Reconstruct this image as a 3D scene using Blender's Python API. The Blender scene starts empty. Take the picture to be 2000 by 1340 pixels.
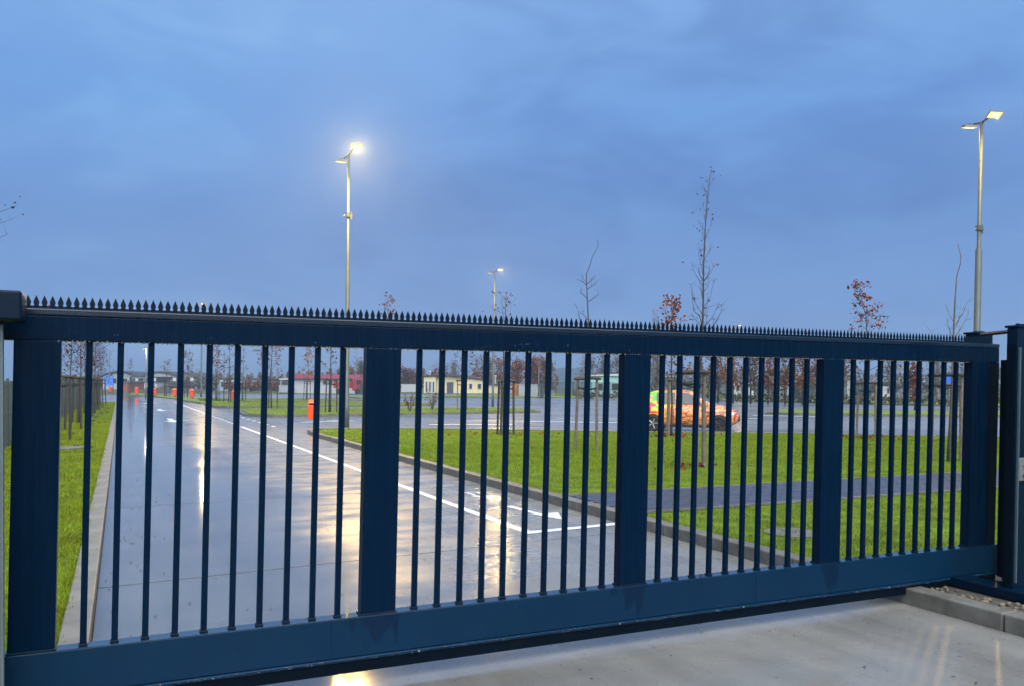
import bpy, bmesh, math, random
import numpy as np
from mathutils import Vector, Matrix

S = bpy.context.scene
C = S.collection
R = math.radians

# ------------------------------------------------------------------ camera
CAM = np.array([0.0, 0.0, 1.68])
FPX, YAW, PIT, ROL = 1647.05, .4348, -.0117, .0053
_F = np.array([math.sin(YAW)*math.cos(PIT), math.cos(YAW)*math.cos(PIT), math.sin(PIT)])
_R = np.array([math.cos(YAW), -math.sin(YAW), 0.0])
_U = np.cross(_R, _F)
_R2 = _R*math.cos(ROL) + _U*math.sin(ROL)
_U2 = -_R*math.sin(ROL) + _U*math.cos(ROL)
cd = bpy.data.cameras.new('camera'); cam = bpy.data.objects.new('camera', cd); C.objects.link(cam)
cd.sensor_width = 36.0; cd.lens = FPX/2000*36.0; cd.shift_y = .05
cd.clip_start = .05; cd.clip_end = 6000
m = Matrix.Identity(4)
for i in range(3):
    m[i][0] = _R2[i]; m[i][1] = _U2[i]; m[i][2] = -_F[i]; m[i][3] = CAM[i]
cam.matrix_world = m
S.camera = cam

# ------------------------------------------------------------------ render settings, exposure
S.render.engine = 'CYCLES'
S.cycles.use_denoising = True
S.cycles.max_bounces = 8
S.cycles.sample_clamp_indirect = 6
S.cycles.sample_clamp_direct = 0
S.cycles.caustics_reflective = False
S.cycles.caustics_refractive = False
S.cycles.volume_bounces = 2
S.view_settings.view_transform = 'Standard'
S.view_settings.look = 'None'
S.view_settings.gamma = 1
S.view_settings.use_curve_mapping = False
S.view_settings.exposure = 2.2
EXPO = 2**2.2

# ------------------------------------------------------------------ sky: overcast blue hour
W = bpy.data.worlds.new('World'); S.world = W; W.use_nodes = True
nt = W.node_tree; nt.nodes.clear()
def N(t, typ, **kw):
    n = t.nodes.new(typ)
    for k, v in kw.items():
        if k.startswith('i_'):
            n.inputs[k[2:].replace('_', ' ')].default_value = v
        else:
            setattr(n, k, v)
    return n
def ramp(t, pts, interp='LINEAR'):
    n = t.nodes.new('ShaderNodeValToRGB'); cr = n.color_ramp; cr.interpolation = interp
    while len(cr.elements) < len(pts): cr.elements.new(.5)
    for e, (p, c) in zip(cr.elements, pts):
        e.position = p; e.color = (c[0], c[1], c[2], 1) if not isinstance(c, float) else (c, c, c, 1)
    return n
tc = N(nt, 'ShaderNodeTexCoord'); sep = N(nt, 'ShaderNodeSeparateXYZ')
nt.links.new(tc.outputs['Generated'], sep.inputs[0])
gr = ramp(nt, [(0, (.285, .430, .72)), (.04, (.225, .375, .69)), (.08, (.182, .338, .668)), (.17, (.155, .305, .640)), (.30, (.165, .358, .745)), (.6, (.31, .52, .86)), (1, (.46, .66, .93))])
nt.links.new(sep.outputs[2], gr.inputs[0])
mp = N(nt, 'ShaderNodeMapping'); mp.inputs['Scale'].default_value = (1.0, 1.0, 2.6); mp.inputs['Location'].default_value = (.35, .1, .2)
nt.links.new(tc.outputs['Generated'], mp.inputs[0])
nz = N(nt, 'ShaderNodeTexNoise'); nz.inputs['Scale'].default_value = 1.9; nz.inputs['Detail'].default_value = 4; nz.inputs['Roughness'].default_value = .48; nz.inputs['Distortion'].default_value = .5
nt.links.new(mp.outputs[0], nz.inputs['Vector'])
n6 = N(nt, 'ShaderNodeTexNoise'); n6.inputs['Scale'].default_value = 5.5; n6.inputs['Detail'].default_value = 5; n6.inputs['Roughness'].default_value = .55; n6.inputs['Distortion'].default_value = .8
nt.links.new(mp.outputs[0], n6.inputs['Vector'])
nmix = N(nt, 'ShaderNodeMix', data_type='FLOAT'); nmix.inputs[0].default_value = .42
nt.links.new(nz.outputs['Fac'], nmix.inputs[2]); nt.links.new(n6.outputs['Fac'], nmix.inputs[3])
cl = ramp(nt, [(.3, (.74, .76, .84)), (.5, (.97, .975, .99)), (.70, (1.26, 1.22, 1.10))], 'EASE')
nt.links.new(nmix.outputs[0], cl.inputs[0])
mx = N(nt, 'ShaderNodeMix', data_type='RGBA', blend_type='MULTIPLY'); mx.inputs[0].default_value = 1
nt.links.new(gr.outputs[0], mx.inputs[6]); nt.links.new(cl.outputs[0], mx.inputs[7])
sky = N(nt, 'ShaderNodeTexSky', sky_type='NISHITA'); sky.sun_disc = False
SUN_EL, SUN_AZ = R(50), R(190)
sky.sun_elevation = R(4); sky.sun_rotation = SUN_AZ
sk = N(nt, 'ShaderNodeMix', data_type='RGBA', blend_type='ADD'); sk.inputs[0].default_value = .008
nt.links.new(mx.outputs[2], sk.inputs[6]); nt.links.new(sky.outputs[0], sk.inputs[7])
bg = N(nt, 'ShaderNodeBackground'); bg.inputs['Strength'].default_value = 1.0/EXPO
nt.links.new(sk.outputs[2], bg.inputs[0])
wo = N(nt, 'ShaderNodeOutputWorld'); nt.links.new(bg.outputs[0], wo.inputs[0])

# soft light of the cloud layer overhead
sl = bpy.data.lights.new('sun', 'SUN'); sl.energy = 1.5; sl.angle = R(80); sl.color = (1.0, .96, .88)
so = bpy.data.objects.new('sun', sl); C.objects.link(so)
so.rotation_euler = (R(90)-SUN_EL, 0, math.pi-SUN_AZ)
so.location = (0, 0, 50)

# ------------------------------------------------------------------ pixel helpers (pixels of the 2000 px wide photograph)
def ray(x, y): return _F*FPX + _R2*(x-1000) - _U2*(y-770)
def gp(x, y, z=0.0):
    d = ray(x, y); return CAM + d*((z-CAM[2])/d[2])
def dp(x, y, d):
    r = ray(x, y); return CAM + r*(d/(r@_F))
def depth(p): return float((np.asarray(p, float)-CAM)@_F)

LEAN = .0202          # plumb line against the slightly cross-sloping site

# ------------------------------------------------------------------ materials
MATS = {}
def mat(name, col, rough=.6, var=.2, scale=6.0, bump=0.0, bscale=60.0, metal=0.0, spec=.5, coat=0.0, rvar=0.0, emit=None, es=0, alpha=None, trans=0):
    if name in MATS: return MATS[name]
    mt = bpy.data.materials.new(name); mt.use_nodes = True; t = mt.node_tree
    b = t.nodes['Principled BSDF']
    b.inputs['Roughness'].default_value = rough; b.inputs['Metallic'].default_value = metal
    b.inputs['Specular IOR Level'].default_value = spec; b.inputs['Coat Weight'].default_value = coat
    b.inputs['Transmission Weight'].default_value = trans
    tcn = N(t, 'ShaderNodeTexCoord')
    if var > 0:
        nz = N(t, 'ShaderNodeTexNoise'); nz.inputs['Scale'].default_value = scale; nz.inputs['Detail'].default_value = 5
        nz.inputs['Roughness'].default_value = .62
        t.links.new(tcn.outputs['Object'], nz.inputs['Vector'])
        rp = ramp(t, [(.3, tuple(c*(1-var) for c in col)), (.7, tuple(min(1, c*(1+var)) for c in col))])
        t.links.new(nz.outputs['Fac'], rp.inputs[0]); t.links.new(rp.outputs[0], b.inputs['Base Color'])
        if rvar:
            mr = N(t, 'ShaderNodeMapRange'); mr.inputs[1].default_value = .3; mr.inputs[2].default_value = .7
            mr.inputs[3].default_value = max(.02, rough-rvar); mr.inputs[4].default_value = rough+rvar
            t.links.new(nz.outputs['Fac'], mr.inputs[0]); t.links.new(mr.outputs[0], b.inputs['Roughness'])
    else:
        b.inputs['Base Color'].default_value = (*col, 1)
    if bump:
        n2 = N(t, 'ShaderNodeTexNoise'); n2.inputs['Scale'].default_value = bscale; n2.inputs['Detail'].default_value = 4
        t.links.new(tcn.outputs['Object'], n2.inputs['Vector'])
        bp = N(t, 'ShaderNodeBump'); bp.inputs['Strength'].default_value = bump; bp.inputs['Distance'].default_value = .01
        t.links.new(n2.outputs['Fac'], bp.inputs['Height']); t.links.new(bp.outputs[0], b.inputs['Normal'])
    if emit:
        b.inputs['Emission Color'].default_value = (*emit, 1); b.inputs['Emission Strength'].default_value = es
    MATS[name] = mt
    return mt

def leaf_mat(name, cols, rough=.6, spec=.06):
    if name in MATS: return MATS[name]
    mt = bpy.data.materials.new(name); mt.use_nodes = True; t = mt.node_tree
    b = t.nodes['Principled BSDF']; b.inputs['Roughness'].default_value = rough; b.inputs['Specular IOR Level'].default_value = spec
    g = N(t, 'ShaderNodeNewGeometry')
    n = len(cols)
    rp = ramp(t, [(i/(n-1), c) for i, c in enumerate(cols)])
    t.links.new(g.outputs['Random Per Island'], rp.inputs[0])
    t.links.new(rp.outputs[0], b.inputs['Base Color'])
    MATS[name] = mt
    return mt

def patchy(mt):
    t = mt.node_tree; L = t.links.new; b = t.nodes['Principled BSDF']; geo = N(t, 'ShaderNodeNewGeometry')
    n_ = N(t, 'ShaderNodeTexNoise'); n_.inputs['Scale'].default_value = .9; n_.inputs['Detail'].default_value = 6; n_.inputs['Roughness'].default_value = .65; L(geo.outputs['Position'], n_.inputs['Vector'])
    rp_ = ramp(t, [(.30, (.62, .52, .9)), (.42, (.90, .86, 1.0)), (.58, (1.0, 1.0, 1.0)), (.74, (1.32, 1.10, 1.2))]); L(n_.outputs['Fac'], rp_.inputs[0])
    old = b.inputs['Base Color'].links[0].from_socket
    mu_ = N(t, 'ShaderNodeMix', data_type='RGBA', blend_type='MULTIPLY'); mu_.inputs[0].default_value = 1; L(old, mu_.inputs[6]); L(rp_.outputs[0], mu_.inputs[7]); L(mu_.outputs[2], b.inputs['Base Color'])

def streak(mt, amt=.03):
    """vertical rain runs and specks over a painted surface: colour and gloss"""
    t = mt.node_tree; L = t.links.new; b = t.nodes['Principled BSDF']; geo = N(t, 'ShaderNodeNewGeometry')
    mp_ = N(t, 'ShaderNodeMapping'); mp_.inputs['Scale'].default_value = (38, 38, 1.6); L(geo.outputs['Position'], mp_.inputs[0])
    n_ = N(t, 'ShaderNodeTexNoise'); n_.inputs['Scale'].default_value = 1; n_.inputs['Detail'].default_value = 5; n_.inputs['Roughness'].default_value = .7; L(mp_.outputs[0], n_.inputs['Vector'])
    rp_ = ramp(t, [(.35, 1-amt), (.52, 1.0), (.70, 1+amt)]); L(n_.outputs['Fac'], rp_.inputs[0])
    old = b.inputs['Base Color'].links[0].from_socket
    mu_ = N(t, 'ShaderNodeMix', data_type='RGBA', blend_type='MULTIPLY'); mu_.inputs[0].default_value = 1; L(old, mu_.inputs[6]); L(rp_.outputs[0], mu_.inputs[7]); L(mu_.outputs[2], b.inputs['Base Color'])
    mr_ = N(t, 'ShaderNodeMapRange'); mr_.inputs[1].default_value = .35; mr_.inputs[2].default_value = .7; mr_.inputs[3].default_value = .16; mr_.inputs[4].default_value = .42; L(n_.outputs['Fac'], mr_.inputs[0]); L(mr_.outputs[0], b.inputs['Roughness'])

def wet_mat(name, col, dry=.42, wet=.06, cover=.5, xgrad=0.0, scale=.35, var=.16, tint=None, fine=.06, rip=.028):
    """concrete or asphalt under a patchy film of rain water"""
    mt = bpy.data.materials.new(name); mt.use_nodes = True; t = mt.node_tree; L = t.links.new
    b = t.nodes['Principled BSDF']
    geo = N(t, 'ShaderNodeNewGeometry')
    mpn = N(t, 'ShaderNodeMapping'); mpn.inputs['Scale'].default_value = (.45, .85, 1.0); L(geo.outputs['Position'], mpn.inputs[0])
    n1 = N(t, 'ShaderNodeTexNoise'); n1.inputs['Scale'].default_value = scale; n1.inputs['Detail'].default_value = 6; n1.inputs['Roughness'].default_value = .55; n1.inputs['Distortion'].default_value = .4
    L(mpn.outputs[0], n1.inputs['Vector'])
    src = n1.outputs['Fac']
    if xgrad:
        sp = N(t, 'ShaderNodeSeparateXYZ'); L(geo.outputs['Position'], sp.inputs[0])
        mr = N(t, 'ShaderNodeMapRange'); mr.inputs[1].default_value = -.2; mr.inputs[2].default_value = 5.5; mr.inputs[3].default_value = xgrad; mr.inputs[4].default_value = -xgrad
        L(sp.outputs[0], mr.inputs[0])
        ad = N(t, 'ShaderNodeMath', operation='ADD'); L(src, ad.inputs[0]); L(mr.outputs[0], ad.inputs[1]); src = ad.outputs[0]
    wm = N(t, 'ShaderNodeMapRange', interpolation_type='SMOOTHSTEP'); wm.inputs[1].default_value = 1-cover-.22; wm.inputs[2].default_value = 1-cover+.20
    L(src, wm.inputs[0]); wetf = wm.outputs[0]
    # colour: cement blotches, fine grit
    n2 = N(t, 'ShaderNodeTexNoise'); n2.inputs['Scale'].default_value = 1.3; n2.inputs['Detail'].default_value = 8; n2.inputs['Roughness'].default_value = .65
    L(geo.outputs['Position'], n2.inputs['Vector'])
    rp = ramp(t, [(.28, tuple(c*(1-var) for c in col)), (.72, tuple(c*(1+var) for c in (tint or col)))]); L(n2.outputs['Fac'], rp.inputs[0])
    n3 = N(t, 'ShaderNodeTexNoise'); n3.inputs['Scale'].default_value = 55; n3.inputs['Detail'].default_value = 3; L(geo.outputs['Position'], n3.inputs['Vector'])
    r3 = ramp(t, [(.32, .84), (.5, 1.0), (.75, 1.10)]); L(n3.outputs['Fac'], r3.inputs[0])
    mu = N(t, 'ShaderNodeMix', data_type='RGBA', blend_type='MULTIPLY'); mu.inputs[0].default_value = .8; L(rp.outputs[0], mu.inputs[6]); L(r3.outputs[0], mu.inputs[7])
    dk = N(t, 'ShaderNodeMix', data_type='RGBA', blend_type='MULTIPLY'); L(wetf, dk.inputs[0]); L(mu.outputs[2], dk.inputs[6]); dk.inputs[7].default_value = (.72, .73, .76, 1)
    mp7 = N(t, 'ShaderNodeMapping'); mp7.inputs['Scale'].default_value = (2.2, .07, 1.0); L(geo.outputs['Position'], mp7.inputs[0])
    n7 = N(t, 'ShaderNodeTexNoise'); n7.inputs['Scale'].default_value = 1.0; n7.inputs['Detail'].default_value = 6; n7.inputs['Roughness'].default_value = .6; L(mp7.outputs[0], n7.inputs['Vector'])
    r7 = ramp(t, [(.32, .80), (.5, 1.0), (.70, 1.14)]); L(n7.outputs['Fac'], r7.inputs[0])
    n8 = N(t, 'ShaderNodeTexNoise'); n8.inputs['Scale'].default_value = 17; n8.inputs['Detail'].default_value = 2; L(geo.outputs['Position'], n8.inputs['Vector'])
    r8 = ramp(t, [(.24, .45), (.31, 1.0)]); L(n8.outputs['Fac'], r8.inputs[0])
    m7 = N(t, 'ShaderNodeMix', data_type='RGBA', blend_type='MULTIPLY'); m7.inputs[0].default_value = 1; L(dk.outputs[2], m7.inputs[6]); L(r7.outputs[0], m7.inputs[7])
    m8 = N(t, 'ShaderNodeMix', data_type='RGBA', blend_type='MULTIPLY'); m8.inputs[0].default_value = 1; L(m7.outputs[2], m8.inputs[6]); L(r8.outputs[0], m8.inputs[7])
    L(m8.outputs[2], b.inputs['Base Color'])
    # roughness: damp everywhere, mirror-like where water stands
    n4 = N(t, 'ShaderNodeTexNoise'); n4.inputs['Scale'].default_value = 2.4; n4.inputs['Detail'].default_value = 5; L(mpn.outputs[0], n4.inputs['Vector'])
    rr = N(t, 'ShaderNodeMapRange'); rr.inputs[1].default_value = .3; rr.inputs[2].default_value = .7; rr.inputs[3].default_value = dry-.12; rr.inputs[4].default_value = dry+.08; L(n4.outputs['Fac'], rr.inputs[0])
    rm = N(t, 'ShaderNodeMix', data_type='FLOAT'); L(wetf, rm.inputs[0]); L(rr.outputs[0], rm.inputs[2]); rm.inputs[3].default_value = wet
    L(rm.outputs[0], b.inputs['Roughness'])
    b.inputs['IOR'].default_value = 1.75
    # relief: grit where it is only damp, a faint long ripple on the water
    bs = N(t, 'ShaderNodeMapRange'); bs.inputs[3].default_value = fine; bs.inputs[4].default_value = .004; L(wetf, bs.inputs[0])
    bp = N(t, 'ShaderNodeBump'); bp.inputs['Distance'].default_value = .006; L(bs.outputs[0], bp.inputs['Strength']); L(n3.outputs['Fac'], bp.inputs['Height'])
    mp5 = N(t, 'ShaderNodeMapping'); mp5.inputs['Scale'].default_value = (.7, 7.0, 1.0); L(geo.outputs['Position'], mp5.inputs[0])
    n5 = N(t, 'ShaderNodeTexNoise'); n5.inputs['Scale'].default_value = 1.6; n5.inputs['Detail'].default_value = 3; L(mp5.outputs[0], n5.inputs['Vector'])
    bp2 = N(t, 'ShaderNodeBump'); bp2.inputs['Distance'].default_value = .008; bp2.inputs['Strength'].default_value = rip; L(n5.outputs['Fac'], bp2.inputs['Height']); L(bp.outputs[0], bp2.inputs['Normal'])
    L(bp2.outputs[0], b.inputs['Normal'])
    MATS[name] = mt
    return mt

# ------------------------------------------------------------------ mesh helpers
class MB:
    def __init__(s): s.v = []; s.f = []
    def add(s, vs, fs):
        o = len(s.v); s.v += [tuple(map(float, p)) for p in vs]; s.f += [tuple(i+o for i in f) for f in fs]; return s
    def box(s, x0, x1, y0, y1, z0, z1, lean=0.0, taper=0.0):
        vs = []
        for z, k in ((z0, 0), (z1, taper)):
            d = lean*(z-z0)
            vs += [(x0+k+d, y0+k, z), (x1-k+d, y0+k, z), (x1-k+d, y1-k, z), (x0+k+d, y1-k, z)]
        return s.add(vs, [(3, 2, 1, 0), (4, 5, 6, 7), (0, 1, 5, 4), (1, 2, 6, 5), (2, 3, 7, 6), (3, 0, 4, 7)])
    def tube(s, pts, rad, n=6, cap=True):
        pts = [np.asarray(p, float) for p in pts]
        rad = [rad]*len(pts) if np.isscalar(rad) else rad
        ref = None; vs = []
        for i, p in enumerate(pts):
            t = pts[min(i+1, len(pts)-1)] - pts[max(i-1, 0)]; t = t/(np.linalg.norm(t)+1e-9)
            if ref is None: ref = np.array([1., 0, 0]) if abs(t[0]) < .9 else np.array([0, 1., 0])
            a = np.cross(t, ref); a /= np.linalg.norm(a)+1e-9; c = np.cross(t, a); ref = np.cross(a, t) if np.linalg.norm(np.cross(a, t)) > .1 else ref
            for k in range(n):
                an = 2*math.pi*k/n; vs.append(p + rad[i]*(math.cos(an)*a + math.sin(an)*c))
        fs = []
        for i in range(len(pts)-1):
            for k in range(n):
                fs.append((i*n+k, i*n+(k+1) % n, (i+1)*n+(k+1) % n, (i+1)*n+k))
        if cap:
            fs.append(tuple(range(n))[::-1]); fs.append(tuple((len(pts)-1)*n+k for k in range(n)))
        return s.add(vs, fs)
    def prism(s, poly, z0, z1):
        n = len(poly)
        vs = [(p[0], p[1], z0) for p in poly] + [(p[0], p[1], z1) for p in poly]
        fs = [tuple(range(n))[::-1], tuple(range(n, 2*n))] + [(i, (i+1) % n, n+(i+1) % n, n+i) for i in range(n)]
        return s.add(vs, fs)
    def quad(s, a, b, c, d): return s.add([a, b, c, d], [(0, 1, 2, 3)])
    def mesh(s, name, mt, smooth=False):
        me = bpy.data.meshes.new(name); me.from_pydata(s.v, [], s.f); me.update()
        if smooth: me.polygons.foreach_set('use_smooth', [True]*len(me.polygons))
        if mt: me.materials.append(mt)
        return me
    def build(s, name, mt, parent=None, loc=(0, 0, 0), rot=None, smooth=False, bev=0.0, kind=None):
        return link(name, s.mesh(name, mt, smooth), parent, loc, rot, bev, kind)

def link(name, me, parent=None, loc=(0, 0, 0), rot=None, bev=0.0, kind=None):
    o = bpy.data.objects.new(name, me); C.objects.link(o)
    if parent: o.parent = parent
    o.location = tuple(map(float, loc))
    if rot is not None: o.rotation_euler = rot
    if bev:
        md = o.modifiers.new('bevel', 'BEVEL'); md.width = bev; md.segments = 2; md.limit_method = 'ANGLE'; md.harden_normals = False
    if kind: o['kind'] = kind
    return o
def thing(name, label, cat, loc=(0, 0, 0), rot=(0, 0, 0), group=None):
    o = bpy.data.objects.new(name, None); C.objects.link(o); o.empty_display_size = .2
    o.location = tuple(map(float, loc)); o.rotation_euler = rot
    return tag(o, label, cat, group)
def tag(o, label, cat, group=None):
    o['label'] = label; o['category'] = cat
    if group: o['group'] = group
    return o
def struct(o, label=None):
    o['kind'] = 'structure'
    if label: o['label'] = label
    return o
def raw(name, V_, F_, mt, parent=None, kind=None, loc=(0, 0, 0)):
    """fast mesh from numpy arrays: V_ (n,3), F_ (m,k)"""
    me = bpy.data.meshes.new(name); k = F_.shape[1]
    me.vertices.add(len(V_)); me.vertices.foreach_set('co', np.asarray(V_, np.float32).ravel())
    me.loops.add(F_.size); me.loops.foreach_set('vertex_index', F_.astype(np.int32).ravel())
    me.polygons.add(len(F_)); me.polygons.foreach_set('loop_start', np.arange(0, F_.size, k, dtype=np.int32))
    me.polygons.foreach_set('loop_total', np.full(len(F_), k, np.int32))
    me.update(calc_edges=True); me.materials.append(mt)
    return link(name, me, parent, loc, None, 0, kind)
def inpoly(P, poly):
    poly = np.asarray(poly); x, y = P[:, 0], P[:, 1]; r = np.zeros(len(P), bool); j = len(poly)-1
    for i in range(len(poly)):
        xi, yi = poly[i]; xj, yj = poly[j]
        c = ((yi > y) != (yj > y)) & (x < (xj-xi)*(y-yi)/(yj-yi+1e-12)+xi); r ^= c; j = i
    return r

# ------------------------------------------------------------------ material set
CONC = wet_mat('wet_concrete', (.158, .160, .158), dry=.29, wet=.06, cover=.34, xgrad=.60, scale=.26, tint=(.172, .168, .158))
LOT = wet_mat('wet_lot', (.150, .148, .146), dry=.36, wet=.10, cover=.42, scale=.16, fine=.05, rip=.012)
KERBL = mat('kerb_pale', (.150, .143, .126), rough=.55, var=.25, scale=4, bump=.35, bscale=120)
KERB = mat('kerb_concrete', (.104, .101, .090), rough=.5, var=.42, scale=5, bump=.35, bscale=120)
PAINT = mat('road_paint', (.58, .59, .60), rough=.34, var=.30, scale=14)
PAVER = mat('dark_paver', (.036, .040, .056), rough=.33, var=.3, scale=7, bump=.3, bscale=90)
PSAND = mat('paver_sand', (.010, .011, .013), rough=.9, var=.2)
SOIL = mat('turf_soil', (.080, .125, .012), rough=.95, var=.6, scale=2.6, spec=.1, bump=.8, bscale=30)
EARTH = mat('field', (.060, .070, .028), rough=.95, var=.3, scale=.05)
GRASS = leaf_mat('grass_blade', [(.090, .150, .006), (.122, .195, .007), (.142, .215, .009), (.172, .220, .020)], .6, .08)
GRASSL = leaf_mat('grass_blade_olive', [(.085, .150, .004), (.135, .200, .005), (.170, .215, .006), (.190, .205, .020)], .6, .08)
patchy(GRASS); patchy(GRASSL)
STEEL = mat('gate_blue', (.0001, .0074, .0235), rough=.26, var=.10, scale=3, spec=.05)
streak(STEEL)
STEELP = mat('post_blue', (.0001, .0072, .0200), rough=.30, var=.12, scale=3, spec=.12)
DARK = mat('dark_track', (.0002, .0034, .0085), spec=.06, rough=.5, var=.2)
GALV = mat('galvanised', (.058, .078, .078), rough=.5, var=.18, scale=4, metal=.15)
GALVD = mat('lamp_housing', (.10, .105, .11), rough=.45, var=.1, metal=.3)
EDGE = mat('dull_edge', (.050, .075, .090), rough=.4, var=.2)
BRIGHT = mat('aluminium_edge', (.16, .20, .22), rough=.35, var=.1, metal=.2)
WOODS = mat('grey_stake', (.120, .100, .080), rough=.75, var=.4, scale=14, bump=.5, bscale=50)
WOODD = mat('dark_stake', (.026, .022, .021), rough=.75, var=.4, scale=14, bump=.5, bscale=50)
STRAP = mat('black_strap', (.008, .008, .009), rough=.6, var=.1)
BARK = mat('young_bark', (.040, .032, .030), rough=.85, var=.35, scale=20, bump=.5, bscale=60)
BARKG = mat('grey_bark', (.085, .078, .070), rough=.85, var=.35, scale=12, bump=.4, bscale=40)
RUST = leaf_mat('rust_leaf', [(0.071, 0.017, 0.009), (0.143, 0.038, 0.014), (0.184, 0.063, 0.017), (0.1, 0.024, 0.012)])
ORNG = leaf_mat('orange_leaf', [(0.162, 0.055, 0.012), (0.233, 0.096, 0.018), (0.274, 0.132, 0.031), (0.121, 0.046, 0.018)])
BRWN = leaf_mat('brown_leaf', [(0.079, 0.041, 0.025), (0.124, 0.063, 0.034), (0.158, 0.084, 0.04), (0.056, 0.032, 0.022)])
PURP = leaf_mat('purple_leaf', [(0.029, 0.012, 0.013), (0.059, 0.018, 0.017), (0.084, 0.029, 0.018), (0.025, 0.013, 0.017)])
TWIG = leaf_mat('twig_mass', [(0.083, 0.075, 0.075), (0.128, 0.117, 0.114), (0.158, 0.143, 0.132), (0.09, 0.09, 0.078)])
OLIV = leaf_mat('olive_leaf', [(0.039, 0.047, 0.029), (0.065, 0.068, 0.039), (0.098, 0.091, 0.052), (0.058, 0.058, 0.046)])
ORANGE = mat('orange_plastic', (.60, .062, .012), rough=.32, var=.06)
WHITE = mat('white_paint', (.36, .38, .40), rough=.5, var=.1)

# ------------------------------------------------------------------ terrain, road, kerbs
g = MB(); g.quad((-1900, -200, -.16), (1900, -200, -.16), (1900, 2000, -.16), (-1900, 2000, -.16))
struct(g.build('ground', EARTH))

XL, XR = -.17, 5.50
JY = [-7.0, -1.6] + [7.65+4.75*i for i in range(0, 12)]
SK = .10
base = MB(); base.quad((XL-.1, -9, -.05), (XR+.1, -9, -.05), (XR+.1, 126, -.05), (XL-.1, 126, -.05))
road = struct(base.build('road', PSAND))
def slab(y0, y1, gap=.013):
    b = MB(); b.prism([(XL+.004, y0+gap+SK*XL), (XR-.004, y0+gap+SK*XR), (XR-.004, y1-gap+SK*XR), (XL+.004, y1-gap+SK*XL)], -.045, 0)
    return b.build('slab', CONC, road)
# dark sealing compound stands a little below the slab tops
SEAL = mat('joint_seal', (.012, .012, .013), rough=.8, var=.2, spec=.1)
for a in JY[1:]:
    b = MB(); b.prism([(XL+.004, a-.0125+SK*XL), (XR-.004, a-.0125+SK*XR), (XR-.004, a+.0125+SK*XR), (XL+.004, a+.0125+SK*XL)], -.044, -.006); b.build('joint_seal', SEAL, road)
for a, b in zip(JY[:-1], JY[1:]): slab(a, b)
slab(JY[-1], 125)

# side road at the far end and the parking lot, wet like the road
b = MB(); b.quad((-70, 76.5, -.006), (XL-.004, 76.5, -.006), (XL-.004, 122, -.006), (-70, 122, -.006)); struct(b.build('side_road', LOT))
b = MB(); b.quad((XR+.004, 9, -.006), (140, 9, -.006), (140, 128, -.006), (XR+.004, 128, -.006)); struct(b.build('parking_lot', LOT))

# lawn behind the right kerb; its far edge runs obliquely to the lot
LAWN = [(5.66, -3.0), (5.66, 26.0), (5.80, 28.3), (6.5, 29.3), (9.1, 28.6), (12.3, 26.4), (15.8, 23.9), (19.8, 21.9), (23.6, 18.6), (32, 12.2), (46, 3), (46, -3)]
PX0, PX1, PY0, PY1 = 5.69, 20.5, 8.78, 10.52
b = MB(); b.prism(LAWN, -.003, .085)
struct(b.build('lawn', SOIL))
def lawn_polys(): return LAWN
# left verge
VERGE = [(-.34, -3.0), (-.34, 76), (-9, 76), (-9, -3)]
b = MB(); b.prism(VERGE, -.1, .085); struct(b.build('verge', SOIL))

def kerb_stone_mesh(L, w=.17, h=.125, deep=.12):
    b = MB(); b.box(0, w, 0, L-.012, -deep, h); return b.mesh('kerb_stone', KERB)
KM = kerb_stone_mesh(1.0); KML = KM.copy(); KML.materials[0] = KERBL
def kerb_run(root, pts, me=None, step=1.0):
    """stones of about one metre along a polyline; the stone lies to the right of the running direction"""
    for (x0, y0), (x1, y1) in zip(pts[:-1], pts[1:]):
        L = math.hypot(x1-x0, y1-y0); n = max(1, round(L/step)); an = math.atan2(y1-y0, x1-x0)-math.pi/2
        for i in range(n):
            t = i/n; o = link('kerb_stone', me or KM, root, (x0+(x1-x0)*t, y0+(y1-y0)*t, random.uniform(-.004, .003)), (0, 0, an+random.uniform(-.002, .002)), .012)
            o.scale = (1, L/n, 1)
random.seed(4)
kr = bpy.data.objects.new('kerb', None); C.objects.link(kr); struct(kr)
kerb_run(kr, [(5.5, -3.18), (5.5, 25.82)])
kerb_run(kr, [(5.5, 25.82), (5.58, 27.3), (5.68, 28.5), (6.3, 29.5)], step=.8)
kerb_run(kr, [(6.3, 29.5), (9.2, 28.75), (12.4, 26.55), (15.9, 24.05), (19.9, 22.05), (23.7, 18.75), (32.1, 12.35)], step=1.0)
kl = bpy.data.objects.new('kerb', None); C.objects.link(kl); struct(kl)
kerb_run(kl, [(-.34, -3.4), (-.34, 75.6)], KML)

# paved path across the lawn: herringbone-free running bond of dark pavers
pth = MB(); pth.box(PX0, PX1, PY0-.05, PY1+.05, .0, .092)
path = struct(pth.build('path', PSAND))
PM = MB().box(-.096, .096, -.046, .046, -.012, .014).mesh('paver', PAVER)
cells = []
r_ = 0; y = PY0+.05
while y < PY1:
    x = PX0+.1+(.1 if r_ % 2 else 0)
    while x < PX1-.1:
        cells.append((x, y)); x += .2
    y += .1; r_ += 1
cells.sort(key=lambda c: c[0]**2+c[1]**2)
rng = random.Random(2)
for x, y in cells[:300]:
    link('paver', PM, path, (x, y, .094+rng.uniform(-.0015, .0015)), (rng.uniform(-.006, .006), rng.uniform(-.006, .006), rng.uniform(-.01, .01)))
b = MB()
for x, y in cells[300:]: b.box(x-.096, x+.096, y-.046, y+.046, .083, .108+rng.uniform(-.0015, .0015))
b.build('pavers', PAVER, path, kind='stuff')
b = MB(); b.box(PX0, PX1, PY0-.045, PY0+.0, .0, .118); b.build('edging', KERB, path)
b = MB(); b.box(PX0, PX1, PY1+.0, PY1+.045, .0, .118); b.build('edging', KERB, path)

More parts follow.
